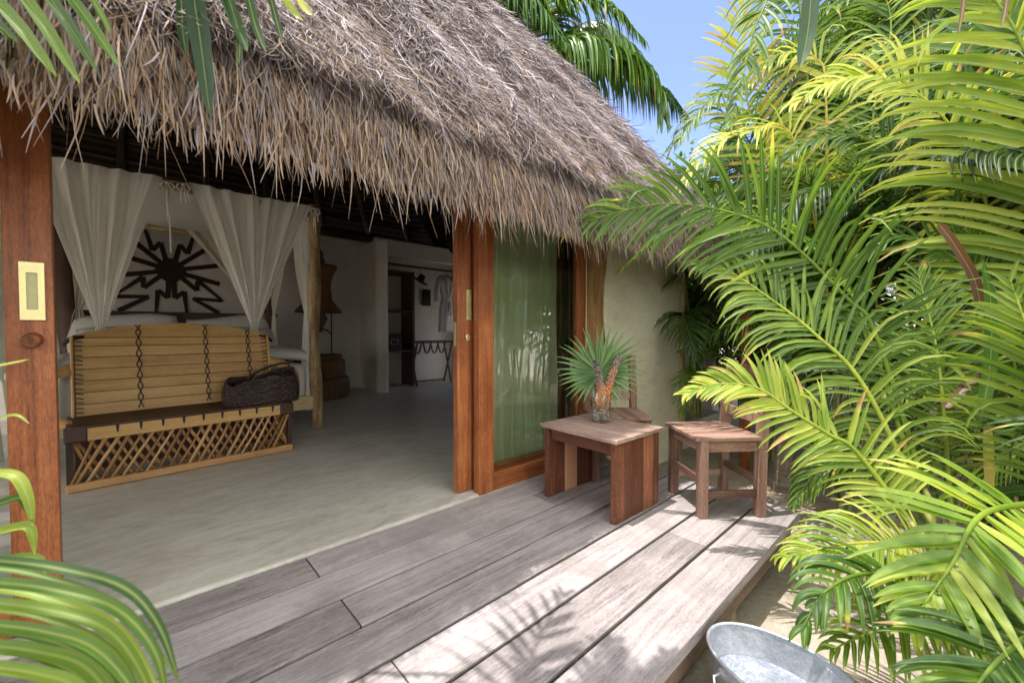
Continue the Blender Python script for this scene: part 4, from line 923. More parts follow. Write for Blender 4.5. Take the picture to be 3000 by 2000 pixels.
def robefn(u, v):
    a = u * 2 * math.pi; sh = [(0, .06, .05), (.05, .22, .07), (.12, .23, .085), (.40, .135, .085), (.47, .13, .08), (.55, .17, .09), (1, .20, .10)]
    w_ = np.interp(v, [s_[0] for s_ in sh], [s_[1] for s_ in sh]); d_ = np.interp(v, [s_[0] for s_ in sh], [s_[2] for s_ in sh])
    f = 1 + .07 * math.sin(a * 7 + v * 3)
    return (w_ * math.cos(a) * f, d_ * math.sin(a) * f, -.10 - 1.15 * v - .05 * abs(math.cos(a)) * (1 - v) * .8)
b = MB(); b.sheet(robefn, 70, 40); b.build('gown', 'robe', robe, smooth=True)
for sx in (-1, 1): b = MB(); b.tube([(sx * .19, 0, -.15), (sx * .25, .01, -.40), (sx * .24, .0, -.62)], [.055, .06, .07], 10); b.build('sleeve', 'robe', robe, smooth=True)
b = MB(); b.tube([(.13 * math.cos(a), .095 * math.sin(a), -.62) for a in np.linspace(0, 6.2, 20)], .018, 8); b.tube([(.0, -.10, -.62), (.03, -.115, -.75), (.02, -.11, -.92)], .015, 6); b.tube([(.01, -.10, -.62), (-.02, -.115, -.72), (-.03, -.11, -.84)], .015, 6); b.build('belt', 'robe', robe, smooth=True)
for sx in (-1, 1): b = MB(); b.tube([(sx * .05, -.06, -.10), (sx * .075, -.09, -.3), (sx * .01, -.10, -.56)], .016, 6); b.build('lapel', 'robe', robe, smooth=True)
b = MB(); b.tube([(-.20, 0, -.13), (0, 0, -.06), (.20, 0, -.13)], .012, 6); b.tube([(0, 0, -.06), (0, 0, .0), (.02, 0, .03), (.0, 0, .055)], .004, 6); b.build('hanger', 'steel_dark', robe, smooth=True)
b = MB()
b.lathe([(.175, .0), (.165, .012), (.07, .03), (.066, .12), (.05, .14)], n=24); o = b.build('hat', 'black', smooth=True); o.location = (4.20, 7.30, 2.10); o.rotation_euler = (R(12), R(28), 0); tag(o, 'black brimmed hat hooked under the clothes rail', 'hat')
b = MB(); b.tube([(4.205, 7.30, 2.22), (4.20, 7.29, 2.36)], .004, 6)
o2 = b.build('hook', 'steel_dark'); tag(o2, 'thin black hook holding the hat on the clothes rail', 'hook')
b = MB(); b.box((4.66, 7.81, 1.82), (.20, .03, .34)); o = b.build('wall_frame', 'steel_dark', bevel=.004); tag(o, 'small black framed panel on the closet wall behind the bathrobe', 'frame')
rack = thing('luggage_rack', (4.50, 7.40, .012), R(2), 'folding dark wood luggage rack with hanging straps in the closet', 'luggage rack')
for x in (-.42, .42):
    
    for q0, q1 in (((x, -.16, 0), (x + .02, .14, .86)), ((x + .03, .16, 0), (x + .03, -.14, .86))): b = MB(); b.beam(q0, q1, .035, .022); b.build('leg', 'shelf', rack, bevel=.003)
for y_ in (-.15, .15): b = MB(); b.beam((-.46, y_, .87), (.48, y_, .87), .04, .045); b.build('top_rail', 'shelf', rack, bevel=.004)
b = MB(); b.beam((-.42, .15, .05), (.46, .15, .05), .03, .03); b.build('stretcher', 'shelf', rack, bevel=.004)
for x in (-.30, -.08, .10, .28):
    b = MB(); b.sheet(lambda u, v, x=x: (x + (v - .5) * .04 + .006 * math.sin(u * 6), -.15 + .30 * u, .89 - .26 * math.sin(math.pi * u)), 14, 1); b.build('strap', 'leather', rack, smooth=True, solid=.004)

# ================================================================== DECK FURNITURE
table = thing('side_table', (2.225, 1.565, 0), R(-1.5), 'square reddish timber table with two plank side panels, holding the vase', 'table')
b = MB()
for i in range(4): b.box((-.195 + .13 * i, 0, .478), (.127, .60, .024), tone=.45 + .12 * (i % 2) + .1 * random.random())
b.build('table_top', 'table_top', table, bevel=.003, segs=2)
for sy in (-1, 1):
    b = MB(); xs = [-.235, -.07, .06, .165, .235]
    for x0, x1 in zip(xs[:-1], xs[1:]): b.box(((x0 + x1) / 2, sy * .262 + random.uniform(-.001, .001), .234), (x1 - x0 - .001, .036, .464))
    b.build('side_panel', 'table', table, bevel=.003, segs=2)
for sx in (-1, 1): b = MB(); b.box((sx * .20, 0, .425), (.022, .485, .08), tone=.15); b.build('apron', 'table', table, bevel=.002)

def make_chair():
    c = thing('wooden_chair', (0, 0, 0), 0, 'x', 'chair')
    W, Dp, zs = .43, .38, .455
    b = MB()
    for i in range(4): b.box((-.012, -W / 2 + W * (i + .5) / 4, zs + .012), (Dp + .03, W / 4 - .0012, .024), tone=.5 + .25 * random.random())
    b.build('seat', 'chair', c, bevel=.004, segs=2)
    for sy in (-1, 1):
        b = MB(); b.box((-Dp / 2 + .022, sy * (W / 2 - .028), zs / 2), (.052, .052, zs)); b.build('leg', 'chair', c, bevel=.004, segs=2)
        b = MB(); z_ = [0, .40, .60, .90]; p = [(Dp / 2 - .005, 0), (Dp / 2, .4), (Dp / 2 + .012, .60), (Dp / 2 + .055, .90)]
        for q0, q1 in zip(p[:-1], p[1:]): b.beam((q0[0], sy * (W / 2 - .026), q0[1]), (q1[0], sy * (W / 2 - .026), q1[1] + .002), .050, .056, up=(1, 0, 0), tone=.55)
        b.build('leg', 'chair', c, bevel=.004)
        b = MB(); b.box((0, sy * (W / 2 - .028), zs - .035), (Dp - .06, .026, .062)); b.build('apron', 'chair', c, bevel=.002)
        b = MB(); b.box((0, sy * (W / 2 - .028), .135), (Dp - .06, .022, .045)); b.build('stretcher', 'chair', c, bevel=.002)
    for x, z, h in ((-Dp / 2 + .022, zs - .035, .062), (Dp / 2 - .01, zs - .035, .062)): b = MB(); b.box((x, 0, z), (.026, W - .1, h)); b.build('apron', 'chair', c, bevel=.002)
    for x, z in ((-Dp / 2 + .022, .215), (Dp / 2 - .004, .205)): b = MB(); b.box((x, 0, z), (.022, W - .1, .045)); b.build('stretcher', 'chair', c, bevel=.002)
    for x, z, h in ((Dp / 2 + .008, .575, .065), (Dp / 2 + .045, .845, .075)): b = MB(); b.box((x, 0, z), (.022, W - .1, h)); b.build('back_rail', 'chair', c, bevel=.003)
    return c
def dup(root, loc, rz):
    r = root.copy(); COL.objects.link(r); r.location = loc; r.rotation_euler = (0, 0, rz)
    for ch in list(root.children):
        k = ch.copy(); COL.objects.link(k); k.parent = r
    return r
ch1 = make_chair(); ch1.location = (2.70, 1.045, 0); ch1.rotation_euler = (0, 0, R(-39))
tag(ch1, 'weathered wooden chair striped by palm shadows at the sunny deck end', 'chair', 'wooden chairs on the deck')
ch2 = dup(ch1, (2.72, 1.775, 0), R(47)); tag(ch2, 'shaded wooden chair tucked behind the table against the wall', 'chair', 'wooden chairs on the deck')

# vase, fan leaf and two seed spikes
VX, VY, VZ = 2.31, 1.62, .490
vase = thing('glass_vase', (VX, VY, VZ), 0, 'clear glass cylinder vase holding a fan palm leaf', 'vase')
b = MB(); b.lathe([(.0, .0), (.058, .0), (.062, .004), (.062, .235), (.060, .238), (.0585, .235), (.0585, .014), (.0, .012)], n=40, cap=(False, False)); b.build('cylinder', 'vase_glass', vase, smooth=True)
b = MB(); b.lathe([(.0, .013), (.058, .0135), (.058, .095), (.0, .095)], n=40, cap=(False, False)); b.build('water', 'vase_glass', vase, smooth=True)
VIEW = np.array([0., 0., 1.1])
def fan_leaf(c, nrm, upv, rad, nseg, span, wid, tone, droop=.12, tilt=.1, seed=0):
    r = np.random.default_rng(seed); nrm = unit(np.array(nrm, float)); upv = unit(np.array(upv) - nrm * np.dot(upv, nrm)); sd = np.cross(upv, nrm)
    th = np.linspace(-span / 2, span / 2, nseg) + r.normal(0, .02, nseg)
    D = upv[None] * np.cos(th)[:, None] + sd[None] * np.sin(th)[:, None] + nrm[None] * (tilt + r.normal(0, .05, nseg))[:, None]
    P = np.array(c)[None] + D * .012
    ln = rad * (.86 + .14 * np.cos(th * .9)) * r.uniform(.9, 1.06, nseg)
    return blades(P, D, np.broadcast_to(nrm, (nseg, 3)), ln, wid, droop * r.uniform(.4, 1.7, nseg), tone + r.normal(0, .05, nseg), 8, .42, np.array([.16, .50, .80, 1, .74, .46, .22, .03]), tip=.10)
c = np.array([VX - .01, VY + .01, .822]); v, q, t, g = fan_leaf(c, VIEW + np.array([0, 0, .25]) - c, (0, 0, 1), .335, 36, R(298), .030, .36, .10, .10, 4)
pt = np_tube(catmull([(VX - .01, VY, .505), (VX - .012, VY, .68), tuple(c)], 10), np.full(10, .006), 7, .45)
v, q, t, g = join([(v, q, t, g), pt]); k = leaf('blue_green_fan_leaf', .4, .3, 1.0, .0)
k.node_tree.nodes  # same leaf shader, bluer ramp
for nd in k.node_tree.nodes:
    if nd.bl_idname == 'ShaderNodeValToRGB':
        for e, col in zip(nd.color_ramp.elements, ((.012, .06, .026), (.045, .165, .062), (.11, .26, .085), (.22, .34, .10), (.42, .46, .16), (.46, .30, .10), (.16, .075, .045))): e.color = (*col, 1)
M['fan'] = k
o = mesh_np('fan_palm_leaf', v - np.array([VX, VY, VZ]), q, t, g, 'fan'); o.location = (VX, VY, VZ); tag(o, 'round blue-green fan palm leaf standing in the glass vase', 'leaf')
def spike(pts, n, lab, t0, t1, r0=.024, r1=.011, seed=0):
    r = np.random.default_rng(seed); C = catmull(pts, 60); vs, qs, ts, gs = [], [], [], []; b = 0
    oct_ = np.array([(1, 0, 0), (0, 1, 0), (-1, 0, 0), (0, -1, 0), (0, 0, 1), (0, 0, -1)], float); fc = [(0, 1, 4, 4), (1, 2, 4, 4), (2, 3, 4, 4), (3, 0, 4, 4), (1, 0, 5, 5), (2, 1, 5, 5), (3, 2, 5, 5), (0, 3, 5, 5)]
    mb = MB(); mb.tube([tuple(p) for p in C[::6]], .006, 6, tone=.4)
    for i in range(n):
        f = r.random(); p = C[int(f * 59)]; d = unit(r.normal(0, 1, 3)); rad = r0 + (r1 - r0) * f; s_ = r.uniform(.0035, .0065)
        pp = p + d * rad * r.uniform(.5, 1.05); a = r.uniform(0, 3)
        vv = oct_ * s_ * np.array([1, 1, 1.5]); vv = vv @ np.array([[math.cos(a), -math.sin(a), 0], [math.sin(a), math.cos(a), 0], [0, 0, 1]]) + pp
        tn = min(1, max(0, t0 + (t1 - t0) * f + r.normal(0, .11)))
        mb._add(vv, [(q_[0], q_[1], q_[2]) for q_ in fc], tn, vv)
    loc = Vector((VX, VY, VZ)); mb.v = [tuple(Vector(p) - loc) for p in mb.v]
    o = mb.build('seed_spike', 'seeds'); o.location = loc; return tag(o, lab, 'seed spike')
spike([(VX + .012, VY - .012, .56), (VX - .01, VY - .055, .70), (VX + .00, VY - .09, .82), (VX + .03, VY - .115, .935)], 900, 'orange palm seed spike leaning right out of the vase', .88, .34, .034, .018, 3)
spike([(VX - .025, VY + .008, .58), (VX - .045, VY - .03, .70), (VX - .08, VY - .035, .80), (VX - .115, VY - .03, .905)], 800, 'grey-violet palm seed spike leaning left out of the vase', .92, .12, .033, .020, 5)

# galvanised tub
tub = thing('galvanised_tub', (1.562, .366, -.212), R(-6), 'oval galvanised metal foot tub standing in sand beside the deck', 'tub')
b = MB(); prof = [(.80, 0), (.84, .01), (.865, .09), (.885, .10), (.885, .112), (.87, .122), (.90, .20), (.915, .21), (.915, .222), (.905, .232), (.955, .275), (.955, .285), (.90, .285), (.86, .235), (.855, .21), (.83, .122), (.835, .105), (.825, .09), (.79, .018)]
def oval(prof, n=72, ax=.175, by=.255):
    bb = MB(); bb.lathe([(r_, z) for r_, z in prof], n=n, cap=(False, False), sx=ax, sy=by); return bb
b = oval([(.80, 0), (.84, .008), (.90, .11), (.912, .115), (.918, .122), (.912, .130), (.965, .188)])
b2 = oval([(.95, .188), (.905, .128), (.892, .122), (.893, .112), (.878, .106), (.862, .074), (.848, .069), (.850, .060), (.836, .055), (.82, .026), (.79, .014)])
off = len(b.v); b.v += b2.v; b.f += [tuple(i + off for i in f) for f in b2.f]; b.t += b2.t; b.g += b2.g
b.build('shell', 'galv', tub, smooth=True)
b = MB(); b.tube([(.175 * .955 * math.cos(a), .255 * .955 * math.sin(a), .191) for a in np.linspace(0, 2 * math.pi, 73)], .0062, 8); b.build('rolled_rim', 'galv', tub, smooth=True)
b = MB(); b.lathe([(.0, .088), (.40, .0885), (.72, .088), (.862, .0875)], n=72, cap=(False, False), sx=.175, sy=.255); b.build('water', 'galv_bottom', tub, smooth=True)
for a0 in (2.72, -.42):
    c_ = Vector((.175 * .95 * math.cos(a0), .255 * .95 * math.sin(a0), .160)); out = Vector((math.cos(a0), math.sin(a0) * .7, 0)).normalized(); sd = Vector((-out.y, out.x, 0))
    b = MB(); b.tube([c_ - sd * .042 + out * .0, c_ - sd * .045 + out * .03 + Vector((0, 0, -.006)), c_ - sd * .025 + out * .046 + Vector((0, 0, -.02)), c_ + sd * .025 + out * .046 + Vector((0, 0, -.02)), c_ + sd * .045 + out * .03 + Vector((0, 0, -.006)), c_ + sd * .042], .0052, 8); b.build('handle', 'galv', tub, smooth=True)
    b = MB(); b.box(c_ + out * .001, (.012, .10, .022), Matrix.Rotation(math.atan2(out.y, out.x), 3, 'Z')); b.build('handle_bracket', 'galv', tub, bevel=.002)

# a few dry leaves
for i, (x, y, z, a, L_, lab) in enumerate([(.545, 2.00, .004, 1.0, .030, 'tiny dry leaf lying on the plank nearest the concrete')]):
    P = np.array([[0, 0, 0.]]); v, q, t, g = blades(P, np.array([[math.cos(a), math.sin(a), .25]]), np.array([[0, 0, 1.]]), L_, L_ * .42, .3, .97 if i == 0 else .1, 7, .2, np.array([.1, .7, 1, 1, .8, .4, .03]))
    o = mesh_np('fallen_leaf', v, q, t, g, 'leaf'); o.location = (x, y, z); tag(o, lab, 'leaf')

# ================================================================== PALMS
PALM = {
 'A': ('areca_palm', 'big areca palm whose arching yellow-green fronds sweep over the chair', 'leaf'),
 'B': ('areca_palm', 'low areca palm with drooping fronds spilling towards the metal tub', 'leaf'),
 'C': ('areca_palm', 'areca palm at the right edge with long sunlit yellow leaflets', 'leaf'),
 'D': ('areca_palm', 'tall areca palm with hanging fronds against the patch of sky', 'leaf'),
 'K': ('coconut_palm', 'coconut palm rising behind the thatched roof', 'leaf_coco'),
}
roots = {}
for key, (nm, lab, mt) in PALM.items():
    k0 = np.array([f[1][0] for f in FRONDS if f[0] == key]); c = k0.mean(0)
    roots[key] = thing(nm, (c[0], c[1], -.30), 0, lab, 'palm tree', 'areca palms to the right of the deck' if key != 'K' else 'coconut palms')
def add_part(root, name, geo, mat):
    v, q, t, g = geo; return mesh_np(name, v - np.array(root.location), q, t, g, mat, root)
for i, (key, K, L_, W_, pr, st, a, b_, dr_, tn) in enumerate(FRONDS):
    root = roots[key]; rach = .009 if key != 'K' else .03
    add_part(root, 'frond', frond_geo(K, L_, W_, pr, st, a, b_, dr_, tn, rach=rach, seed=100 + i, ang=(64, 22) if key != 'K' else (72, 30), brown=.07 if key != 'K' else .02), PALM[key][2])
    if key != 'K':
        base = np.array([root.location.x + RNG.normal(0, .05), root.location.y + RNG.normal(0, .05), -.32]); k0 = np.array(K[0]); d0 = unit(np.array(K[1]) - k0)
        C = catmull([base, base * .45 + k0 * .55 - d0 * .05, k0, k0 + d0 * .12], 22)
        add_part(root, 'cane', np_tube(C, np.linspace(.020, .010, 22), 9, RNG.uniform(.3, .7)), 'stem')
kx = np.array(FRONDS[[f[0] for f in FRONDS].index('K')][1][0]); C = catmull([(kx[0] + .5, kx[1] + .3, -.4), (kx[0] + .35, kx[1] + .2, 3), tuple(kx)], 30)
add_part(roots['K'], 'trunk', np_tube(C, np.linspace(.19, .12, 30), 12, .5), 'palmbark')

# single leaves seen close up: each blade is a spline strip
def spline_blade(pts, w, tone, n=22, prof=None, fold=.25, seed=0):
    C = catmull(pts, n); T = unit(np.gradient(C, axis=0)); nv_ = unit(VIEW - C) * .85 + np.array([0, 0, .45]); wd = unit(np.cross(T, nv_)); nl = unit(np.cross(wd, T))
    s = np.linspace(0, 1, n); pf = np.interp(s, [0, .15, .5, .8, .94, 1], [.8, .95, 1, .72, .34, .06]) if prof is None else prof
    hw = (w / 2 * pf)[:, None]; V_ = np.stack([C - wd * hw, C - wd * hw * .5 - nl * hw * fold * .7, C - nl * hw * fold * 1.2, C + wd * hw * .5 - nl * hw * fold * .7, C + wd * hw], 1)
    idx = np.arange(n * 5).reshape(n, 5); q = np.stack([idx[:-1, :-1], idx[:-1, 1:], idx[1:, 1:], idx[1:, :-1]], -1).reshape(-1, 4)
    gc = np.zeros((n, 5, 3)); gc[..., 0] = s[:, None]; gc[..., 1] = np.linspace(-.5, .5, 5)[None] * w * 3; gc[..., 2] = seed
    t = np.broadcast_to((tone + .10 * np.clip(s - .9, 0, 1) * 8 * (tone < .9))[:, None], (n, 5)).ravel()
    return V_.reshape(-1, 3), q, t, gc.reshape(-1, 3)
def blade_frond(root, key, rachis=None, rr_=.008, name='frond', sel=None, mat='leaf'):
    bl = [b_ for b_ in BLADES if b_[0] == key]
    if sel is not None: bl = [bl[i] for i in sel]
    parts = [spline_blade(p, w, t, seed=i) for i, (_, p, w, t) in enumerate(bl)]
    if key in 'LHG':
        for q in parts: add_part(root, 'leaflet', q, mat)
        parts = []; name = 'rachis'
    if rachis is not None: C = catmull(rachis, 400); parts.append(np_tube(C, np.linspace(rr_ * 1.4, rr_ * .5, 400), 7, .55))
    return add_part(root, name, join(parts), mat)
over = thing('coconut_palm', (-1.15, -.75, -.30), 0, 'palm leaning in from the upper left over the thatch eave', 'palm tree', 'coconut palms')
crown = np.array([-.95, -.55, 3.5])
add_part(over, 'trunk', np_tube(catmull([(-1.2, -.8, -.4), (-1.12, -.7, 1.6), tuple(crown)], 24), np.linspace(.13, .10, 24), 14, .5), 'palmbark')
Ls = [b_[1][0] for b_ in BLADES if b_[0] == 'L']; Hs = [b_[1][0] for b_ in BLADES if b_[0] == 'H']
cl = lambda P: sorted(P, key=lambda p: p[0])
Lr = cl(Ls); Hr = cl(Hs)
blade_frond(over, 'L', [tuple(crown), (-.78, .05, 2.6)] + [*Lr, tuple(np.array(Lr[-1]) + np.array([.08, .0, .10]))])
blade_frond(over, 'H', [tuple(crown), (-.35, .35, 2.7)] + [*Hr, tuple(np.array(Hr[-1]) + np.array([.10, .0, .06]))])
for i, (K, L_, tn, *wp) in enumerate((([tuple(crown), (-.4, -.4, 4.1), (.3, -.15, 4.1), (.95, .25, 3.7), (1.25, .45, 3.2)], .60, .34),
        ([tuple(crown), (-.9, .2, 4.0), (-.6, 1.0, 3.9), (-.3, 1.6, 3.5)], .6, .36), ([tuple(crown), (-.6, .0, 4.2), (-.15, .5, 4.4), (.25, .95, 4.2), (.45, 1.2, 3.8)], .62, .36), ([tuple(crown), (-.5, .1, 3.9), (-.05, .75, 3.6), (.25, 1.0, 3.35), (.62, 1.12, 3.1)], .46, .36, .05, 30, .4), ([tuple(crown), (-.4, -.1, 3.8), (.0, .45, 3.5), (.35, .8, 3.25), (.75, .95, 2.95)], .42, .36, .045, 30, .4), ([tuple(crown), (-.2, -.9, 4.0), (.5, -1.3, 3.8), (1.2, -1.6, 3.2)], .6, .34), ([tuple(crown), (-1.6, -.2, 4.1), (-2.3, .3, 3.6)], .6, .34), ([tuple(crown), (-1.5, -1.2, 4.1), (-2.0, -1.9, 3.4)], .6, .34),
        ([tuple(crown), (-.4, .3, 4.1), (.15, .85, 3.9), (.35, .95, 3.6), (.5, 1.0, 3.3)], .62, .36, .05, 26), ([tuple(crown), (-.35, .45, 3.5), (.08, 1.02, 3.15), (.42, 1.25, 2.86), (.80, 1.37, 2.62)], .46, .36, .032, 17, .56), ([tuple(crown), (-.6, .2, 3.9), (-.15, .75, 3.8), (.2, 1.1, 3.4), (.35, 1.25, 3.0)], .6, .36), ([tuple(crown), (-.4, -.2, 3.7), (.1, .0, 3.7), (.6, .3, 3.3), (.85, .5, 2.9)], .55, .36), ([tuple(crown), (-.55, -.1, 3.8), (.05, .3, 3.75), (.55, .62, 3.45), (.85, .85, 3.0)], .55, .36))):
    add_part(over, 'frond', frond_geo(K, L_, wp[0] if wp else .026, wp[1] if wp else 62, wp[2] if len(wp) > 2 else .12, 0, 1, .9, tn, rach=.014, seed=300 + i, ang=(68, 26)), 'leaf')
grass = thing('broad_leaf_palm', (-.46, .28, -.30), 0, 'young palm with long bright green blades in the near left corner', 'palm plant')
Gn = [i for i in range(len([1 for b_ in BLADES if b_[0] == 'G']))]
for sel, rc in ((Gn[:12], [(-.40, .36, -.34), (-.38, .36, .2), tuple(BLADES[[b_[0] for b_ in BLADES].index('G')][1][0])]), (Gn[12:16], [(-.50, .36, -.34), (-.58, .50, .3), (-.60, .55, .8)]), (Gn[16:], [(-.52, .34, -.34), (-.60, .5, .6), (-.62, .56, 1.1)])):
    blade_frond(grass, 'G', rc, .007, sel=sel)
for i in range(len([1 for b_ in BLADES if b_[0] == 'S'])): blade_frond(roots['D' if i == 0 else 'C'], 'S', None, name='hanging_leaf' if i == 0 else 'dry_leaflet', sel=[i])
for i in range(len([1 for b_ in BLADES if b_[0] == 'P'])): blade_frond(roots['A'], 'P', None, name='dry_sheath' if i < 2 else 'leaf_blade', sel=[i])

# reusable fronds for the planting behind
def arch(L, w, pairs, droop, tone, bend, seed, width):
    K = [(0, 0, 0), (L * .25, 0, L * .30), (L * .6, 0, L * (.42 - bend * .25)), (L * .9, .04, L * (.30 - bend * .7)), (L * 1.02, .06, L * (.12 - bend))]
    return frond_geo(K, w, width, pairs, .16, 0, 1, droop, tone, seed=seed, view=np.array([0., 0., 50.]), rach=.009)
PROTO = []
for i in range(9):
    bend = (.0, .18, .34)[i % 3]; tn = (.16, .30, .46)[i // 3]
    v, q, t, g = arch(1.0, .36 + .03 * (i % 2), 54, (.5, .8, 1.1)[i % 3], tn, bend, 500 + i, .019)
    PROTO.append(mesh_np('frond', v, q, t, g, 'leaf', link=False))
def random_palm(nm, x, y, ncane, h0, h1, per, fl, label, seed, tones=(0, 9), lean=.25, mat_stem='stem', rad=.018, group='areca palms to the right of the deck', spread=.16):
    r = random.Random(seed); p = thing(nm, (x, y, -.30), 0, label, 'palm tree', group)
    for c in range(ncane):
        a = r.uniform(0, 6.28); ln = r.uniform(.05, lean); h = r.uniform(h0, h1); bx, by = r.gauss(0, spread), r.gauss(0, spread)
        top = Vector((bx + math.cos(a) * ln * h, by + math.sin(a) * ln * h, h)); base = Vector((bx * .6, by * .6, -.02))
        C = catmull([tuple(base), tuple(base.lerp(top, .5) + Vector((0, 0, .04 * h))), tuple(top)], 14)
        v, q, t, g = np_tube(C, np.linspace(rad * 1.15, rad * .7, 14), 8, r.uniform(.25, .75)); mesh_np('cane' if mat_stem == 'stem' else 'trunk', v, q, t, g, mat_stem, p)
        a0 = r.uniform(0, 6.28)
        for k in range(per):
            o = bpy.data.objects.new('frond', PROTO[r.randrange(*tones)]); COL.objects.link(o); o.parent = p; o.location = top
            o.rotation_euler = (r.uniform(-.25, .25), r.uniform(-.75, .30) if k else -1.1, a0 + k * 6.283 / per + r.uniform(-.4, .4)); s_ = fl * r.uniform(.75, 1.15); o.scale = (s_, s_, s_ * r.uniform(.9, 1.15))
    return p
RP = [
 (4.45, .05, 7, 1.5, 2.4, 5, 1.2, 'dense areca palm behind the big arching fronds', 1),
 (4.9, 1.25, 5, .5, 1.9, 6, 1.15, 'areca palm beside the hut corner post, leaves over the sand', 2),
 (5.6, .2, 7, 1.2, 3.2, 6, 1.35, 'tall areca palm rising in the middle of the planting', 3),
 (5.3, -1.2, 7, .9, 3.2, 6, 1.35, 'tall areca palm behind the right edge palm', 4),
 (3.7, -1.1, 6, .6, 1.7, 6, 1.15, 'bushy areca palm in the lower right behind the drooping fronds', 5),
 (6.9, 1.6, 6, 1.5, 3.4, 6, 1.4, 'distant areca palm right of the roof corner under the sky gap', 6),
 (7.2, -.6, 7, 2.0, 4.6, 6, 1.5, 'very tall areca palm at the back of the planting', 7),
 (6.6, 2.9, 5, .8, 2.3, 6, 1.3, 'areca palm in front of the pale garden wall', 8),
 (3.85, .58, 2, .12, .35, 5, .45, 'small clumping palm seedling beside the chair on the sand', 9),
 (8.6, .8, 8, 2.4, 5.6, 8, 1.7, 'tall back-row palm filling the top of the view', 10),
 (7.9, 3.0, 7, 2.0, 3.9, 7, 1.5, 'feathery areca palm directly right of the roof end', 13),
 (5.2, 2.2, 5, .9, 2.3, 6, 1.15, 'areca palm close behind the hut corner post', 14),
 (6.3, -2.2, 7, 2.2, 4.4, 7, 1.45, 'tall areca palm at the upper right corner', 15),
 (4.2, -.55, 6, 1.3, 2.6, 6, 1.15, 'fine-leaved areca palm in front of the fan palm', 16),
 (6.0, .9, 6, 1.6, 3.4, 6, 1.3, 'leafy areca palm between the roof end and tall trunks', 17),
 (2.25, -1.05, 5, .2, .8, 6, .95, 'low dark palm nearest the lower right corner', 11),
 (4.75, .85, 3, .4, 1.0, 6, .8, 'short palm between the hut corner and the brown post', 12),
]
for x, y, nc, h0, h1, per, fl, lab, sd in RP: random_palm('areca_palm', x, y, nc, h0, h1, per, fl, lab, sd)
for x, y, h, lab, sd in ((6.3, -.05, 4.6, 'rough-barked palm trunk rising behind the areca fronds', 21), (7.4, -1.9, 5.4, 'rough grey palm trunk at the upper right behind the fan leaves', 22), (4.15, 1.02, 1.15, 'short brown palm trunk leaning behind the chair', 23)):
    random_palm('palm_tree', x, y, 1, h, h + .1, 9, 1.7 if h > 2 else .8, lab, sd, lean=.1, mat_stem='palmbark', rad=.12 if h > 2 else .07, group='rough-trunked palms', spread=.02)
# left side, mirrored in the door glass
random_palm('areca_palm', -1.95, .05, 6, .4, 1.7, 6, 1.25, 'areca palm left of the deck, mirrored in the sliding door', 31, group='areca palms left of the deck')
random_palm('areca_palm', -1.9, 1.5, 5, .2, 1.1, 6, .95, 'areca palm beside the left door pane', 32, group='areca palms left of the deck')
random_palm('areca_palm', -3.5, 5.6, 6, .6, 2.2, 6, 1.3, 'areca palm beyond the open left end of the room', 33, group='areca palms left of the deck')
random_palm('areca_palm', -3.9, 7.6, 6, .6, 2.2, 6, 1.3, 'areca palm behind the far left corner of the hut', 34, group='areca palms left of the deck')
random_palm('areca_palm', -.95, -2.5, 7, .6, 2.6, 6, 1.3, 'areca palm on the beach side, mirrored in the left door pane', 35, group='areca palms left of the deck')
# fan palm in the upper right
fp = thing('fan_palm', (4.55, -.62, -.30), 0, 'fan palm with upright pale green pleated leaves at the upper right', 'palm tree')
for i, (c, up_, rad) in enumerate((((4.15, -.42, 2.75), (-.1, .1, 1), .85), ((4.5, -.75, 3.0), (.25, -.3, 1), .8), ((4.25, -.10, 2.35), (-.3, .5, .9), .7))):
    c = np.array(c); geo = fan_leaf(c, VIEW - c + np.array([0, 0, .5]), up_, rad, 26, R(200), .085, .40, .03, .05, 40 + i)
    st = np_tube(catmull([(4.55, -.62, .9), tuple((np.array([4.55, -.62, .9]) + c) / 2 + np.array([.08, 0, .1])), tuple(c)], 16), np.full(16, .013), 7, .5); add_part(fp, 'leaf', join([geo, st]), 'fan')
add_part(fp, 'trunk', np_tube(catmull([(4.55, -.62, -.4), (4.57, -.62, .3), (4.55, -.62, .95)], 12), np.linspace(.09, .07, 12), 12, .5), 'palmbark')

# broadleaf trees closing the view
def broad_tree(x, y, h, rad, n, label, seed, tone=.36):
    r = np.random.default_rng(seed); p = thing('broadleaf_tree', (x, y, -.30), 0, label, 'tree', 'leafy trees behind the palms')
    parts = [np_tube(catmull([(0, 0, -.1), (.1, .05, h * .4), (.0, .1, h * .75)], 14), np.linspace(.16, .08, 14), 10, .5)]
    cs = []
    for k in range(9):
        d = unit(r.normal(0, 1, 3) * np.array([1, 1, .7])); e = np.array([0, .1, h * .7]) + d * rad * r.uniform(.4, .85); parts.append(np_tube(catmull([(.0, .05, h * r.uniform(.35, .7)), tuple(e * .5 + np.array([0, 0, h * .36])), tuple(e)], 8), np.linspace(.05, .015, 8), 6, .5)); cs.append(e)
    v, q, t, g = join(parts); mesh_np('trunk', v, q, t, g, 'palmbark', p)
    ci = r.integers(0, 9, n); P = np.array(cs)[ci] + r.normal(0, 1, (n, 3)) * rad * np.array([.30, .30, .24]); D = unit(r.normal(0, 1, (n, 3)) + np.array([0, 0, -.3])); Nn = unit(r.normal(0, .7, (n, 3)) + np.array([0, 0, 1.]))
    v, q, t, g = blades(P, D, Nn, r.uniform(.10, .19, n), r.uniform(.05, .085, n), .4, tone + r.normal(0, .09, n), 5, .2, np.array([.15, .85, 1, .6, .04])); mesh_np('crown', v, q, t, g, 'leaf_broad', p)
broad_tree(8.8, 2.6, 3.6, 1.5, 6500, 'leafy tree behind the roof corner and garden wall', 61)
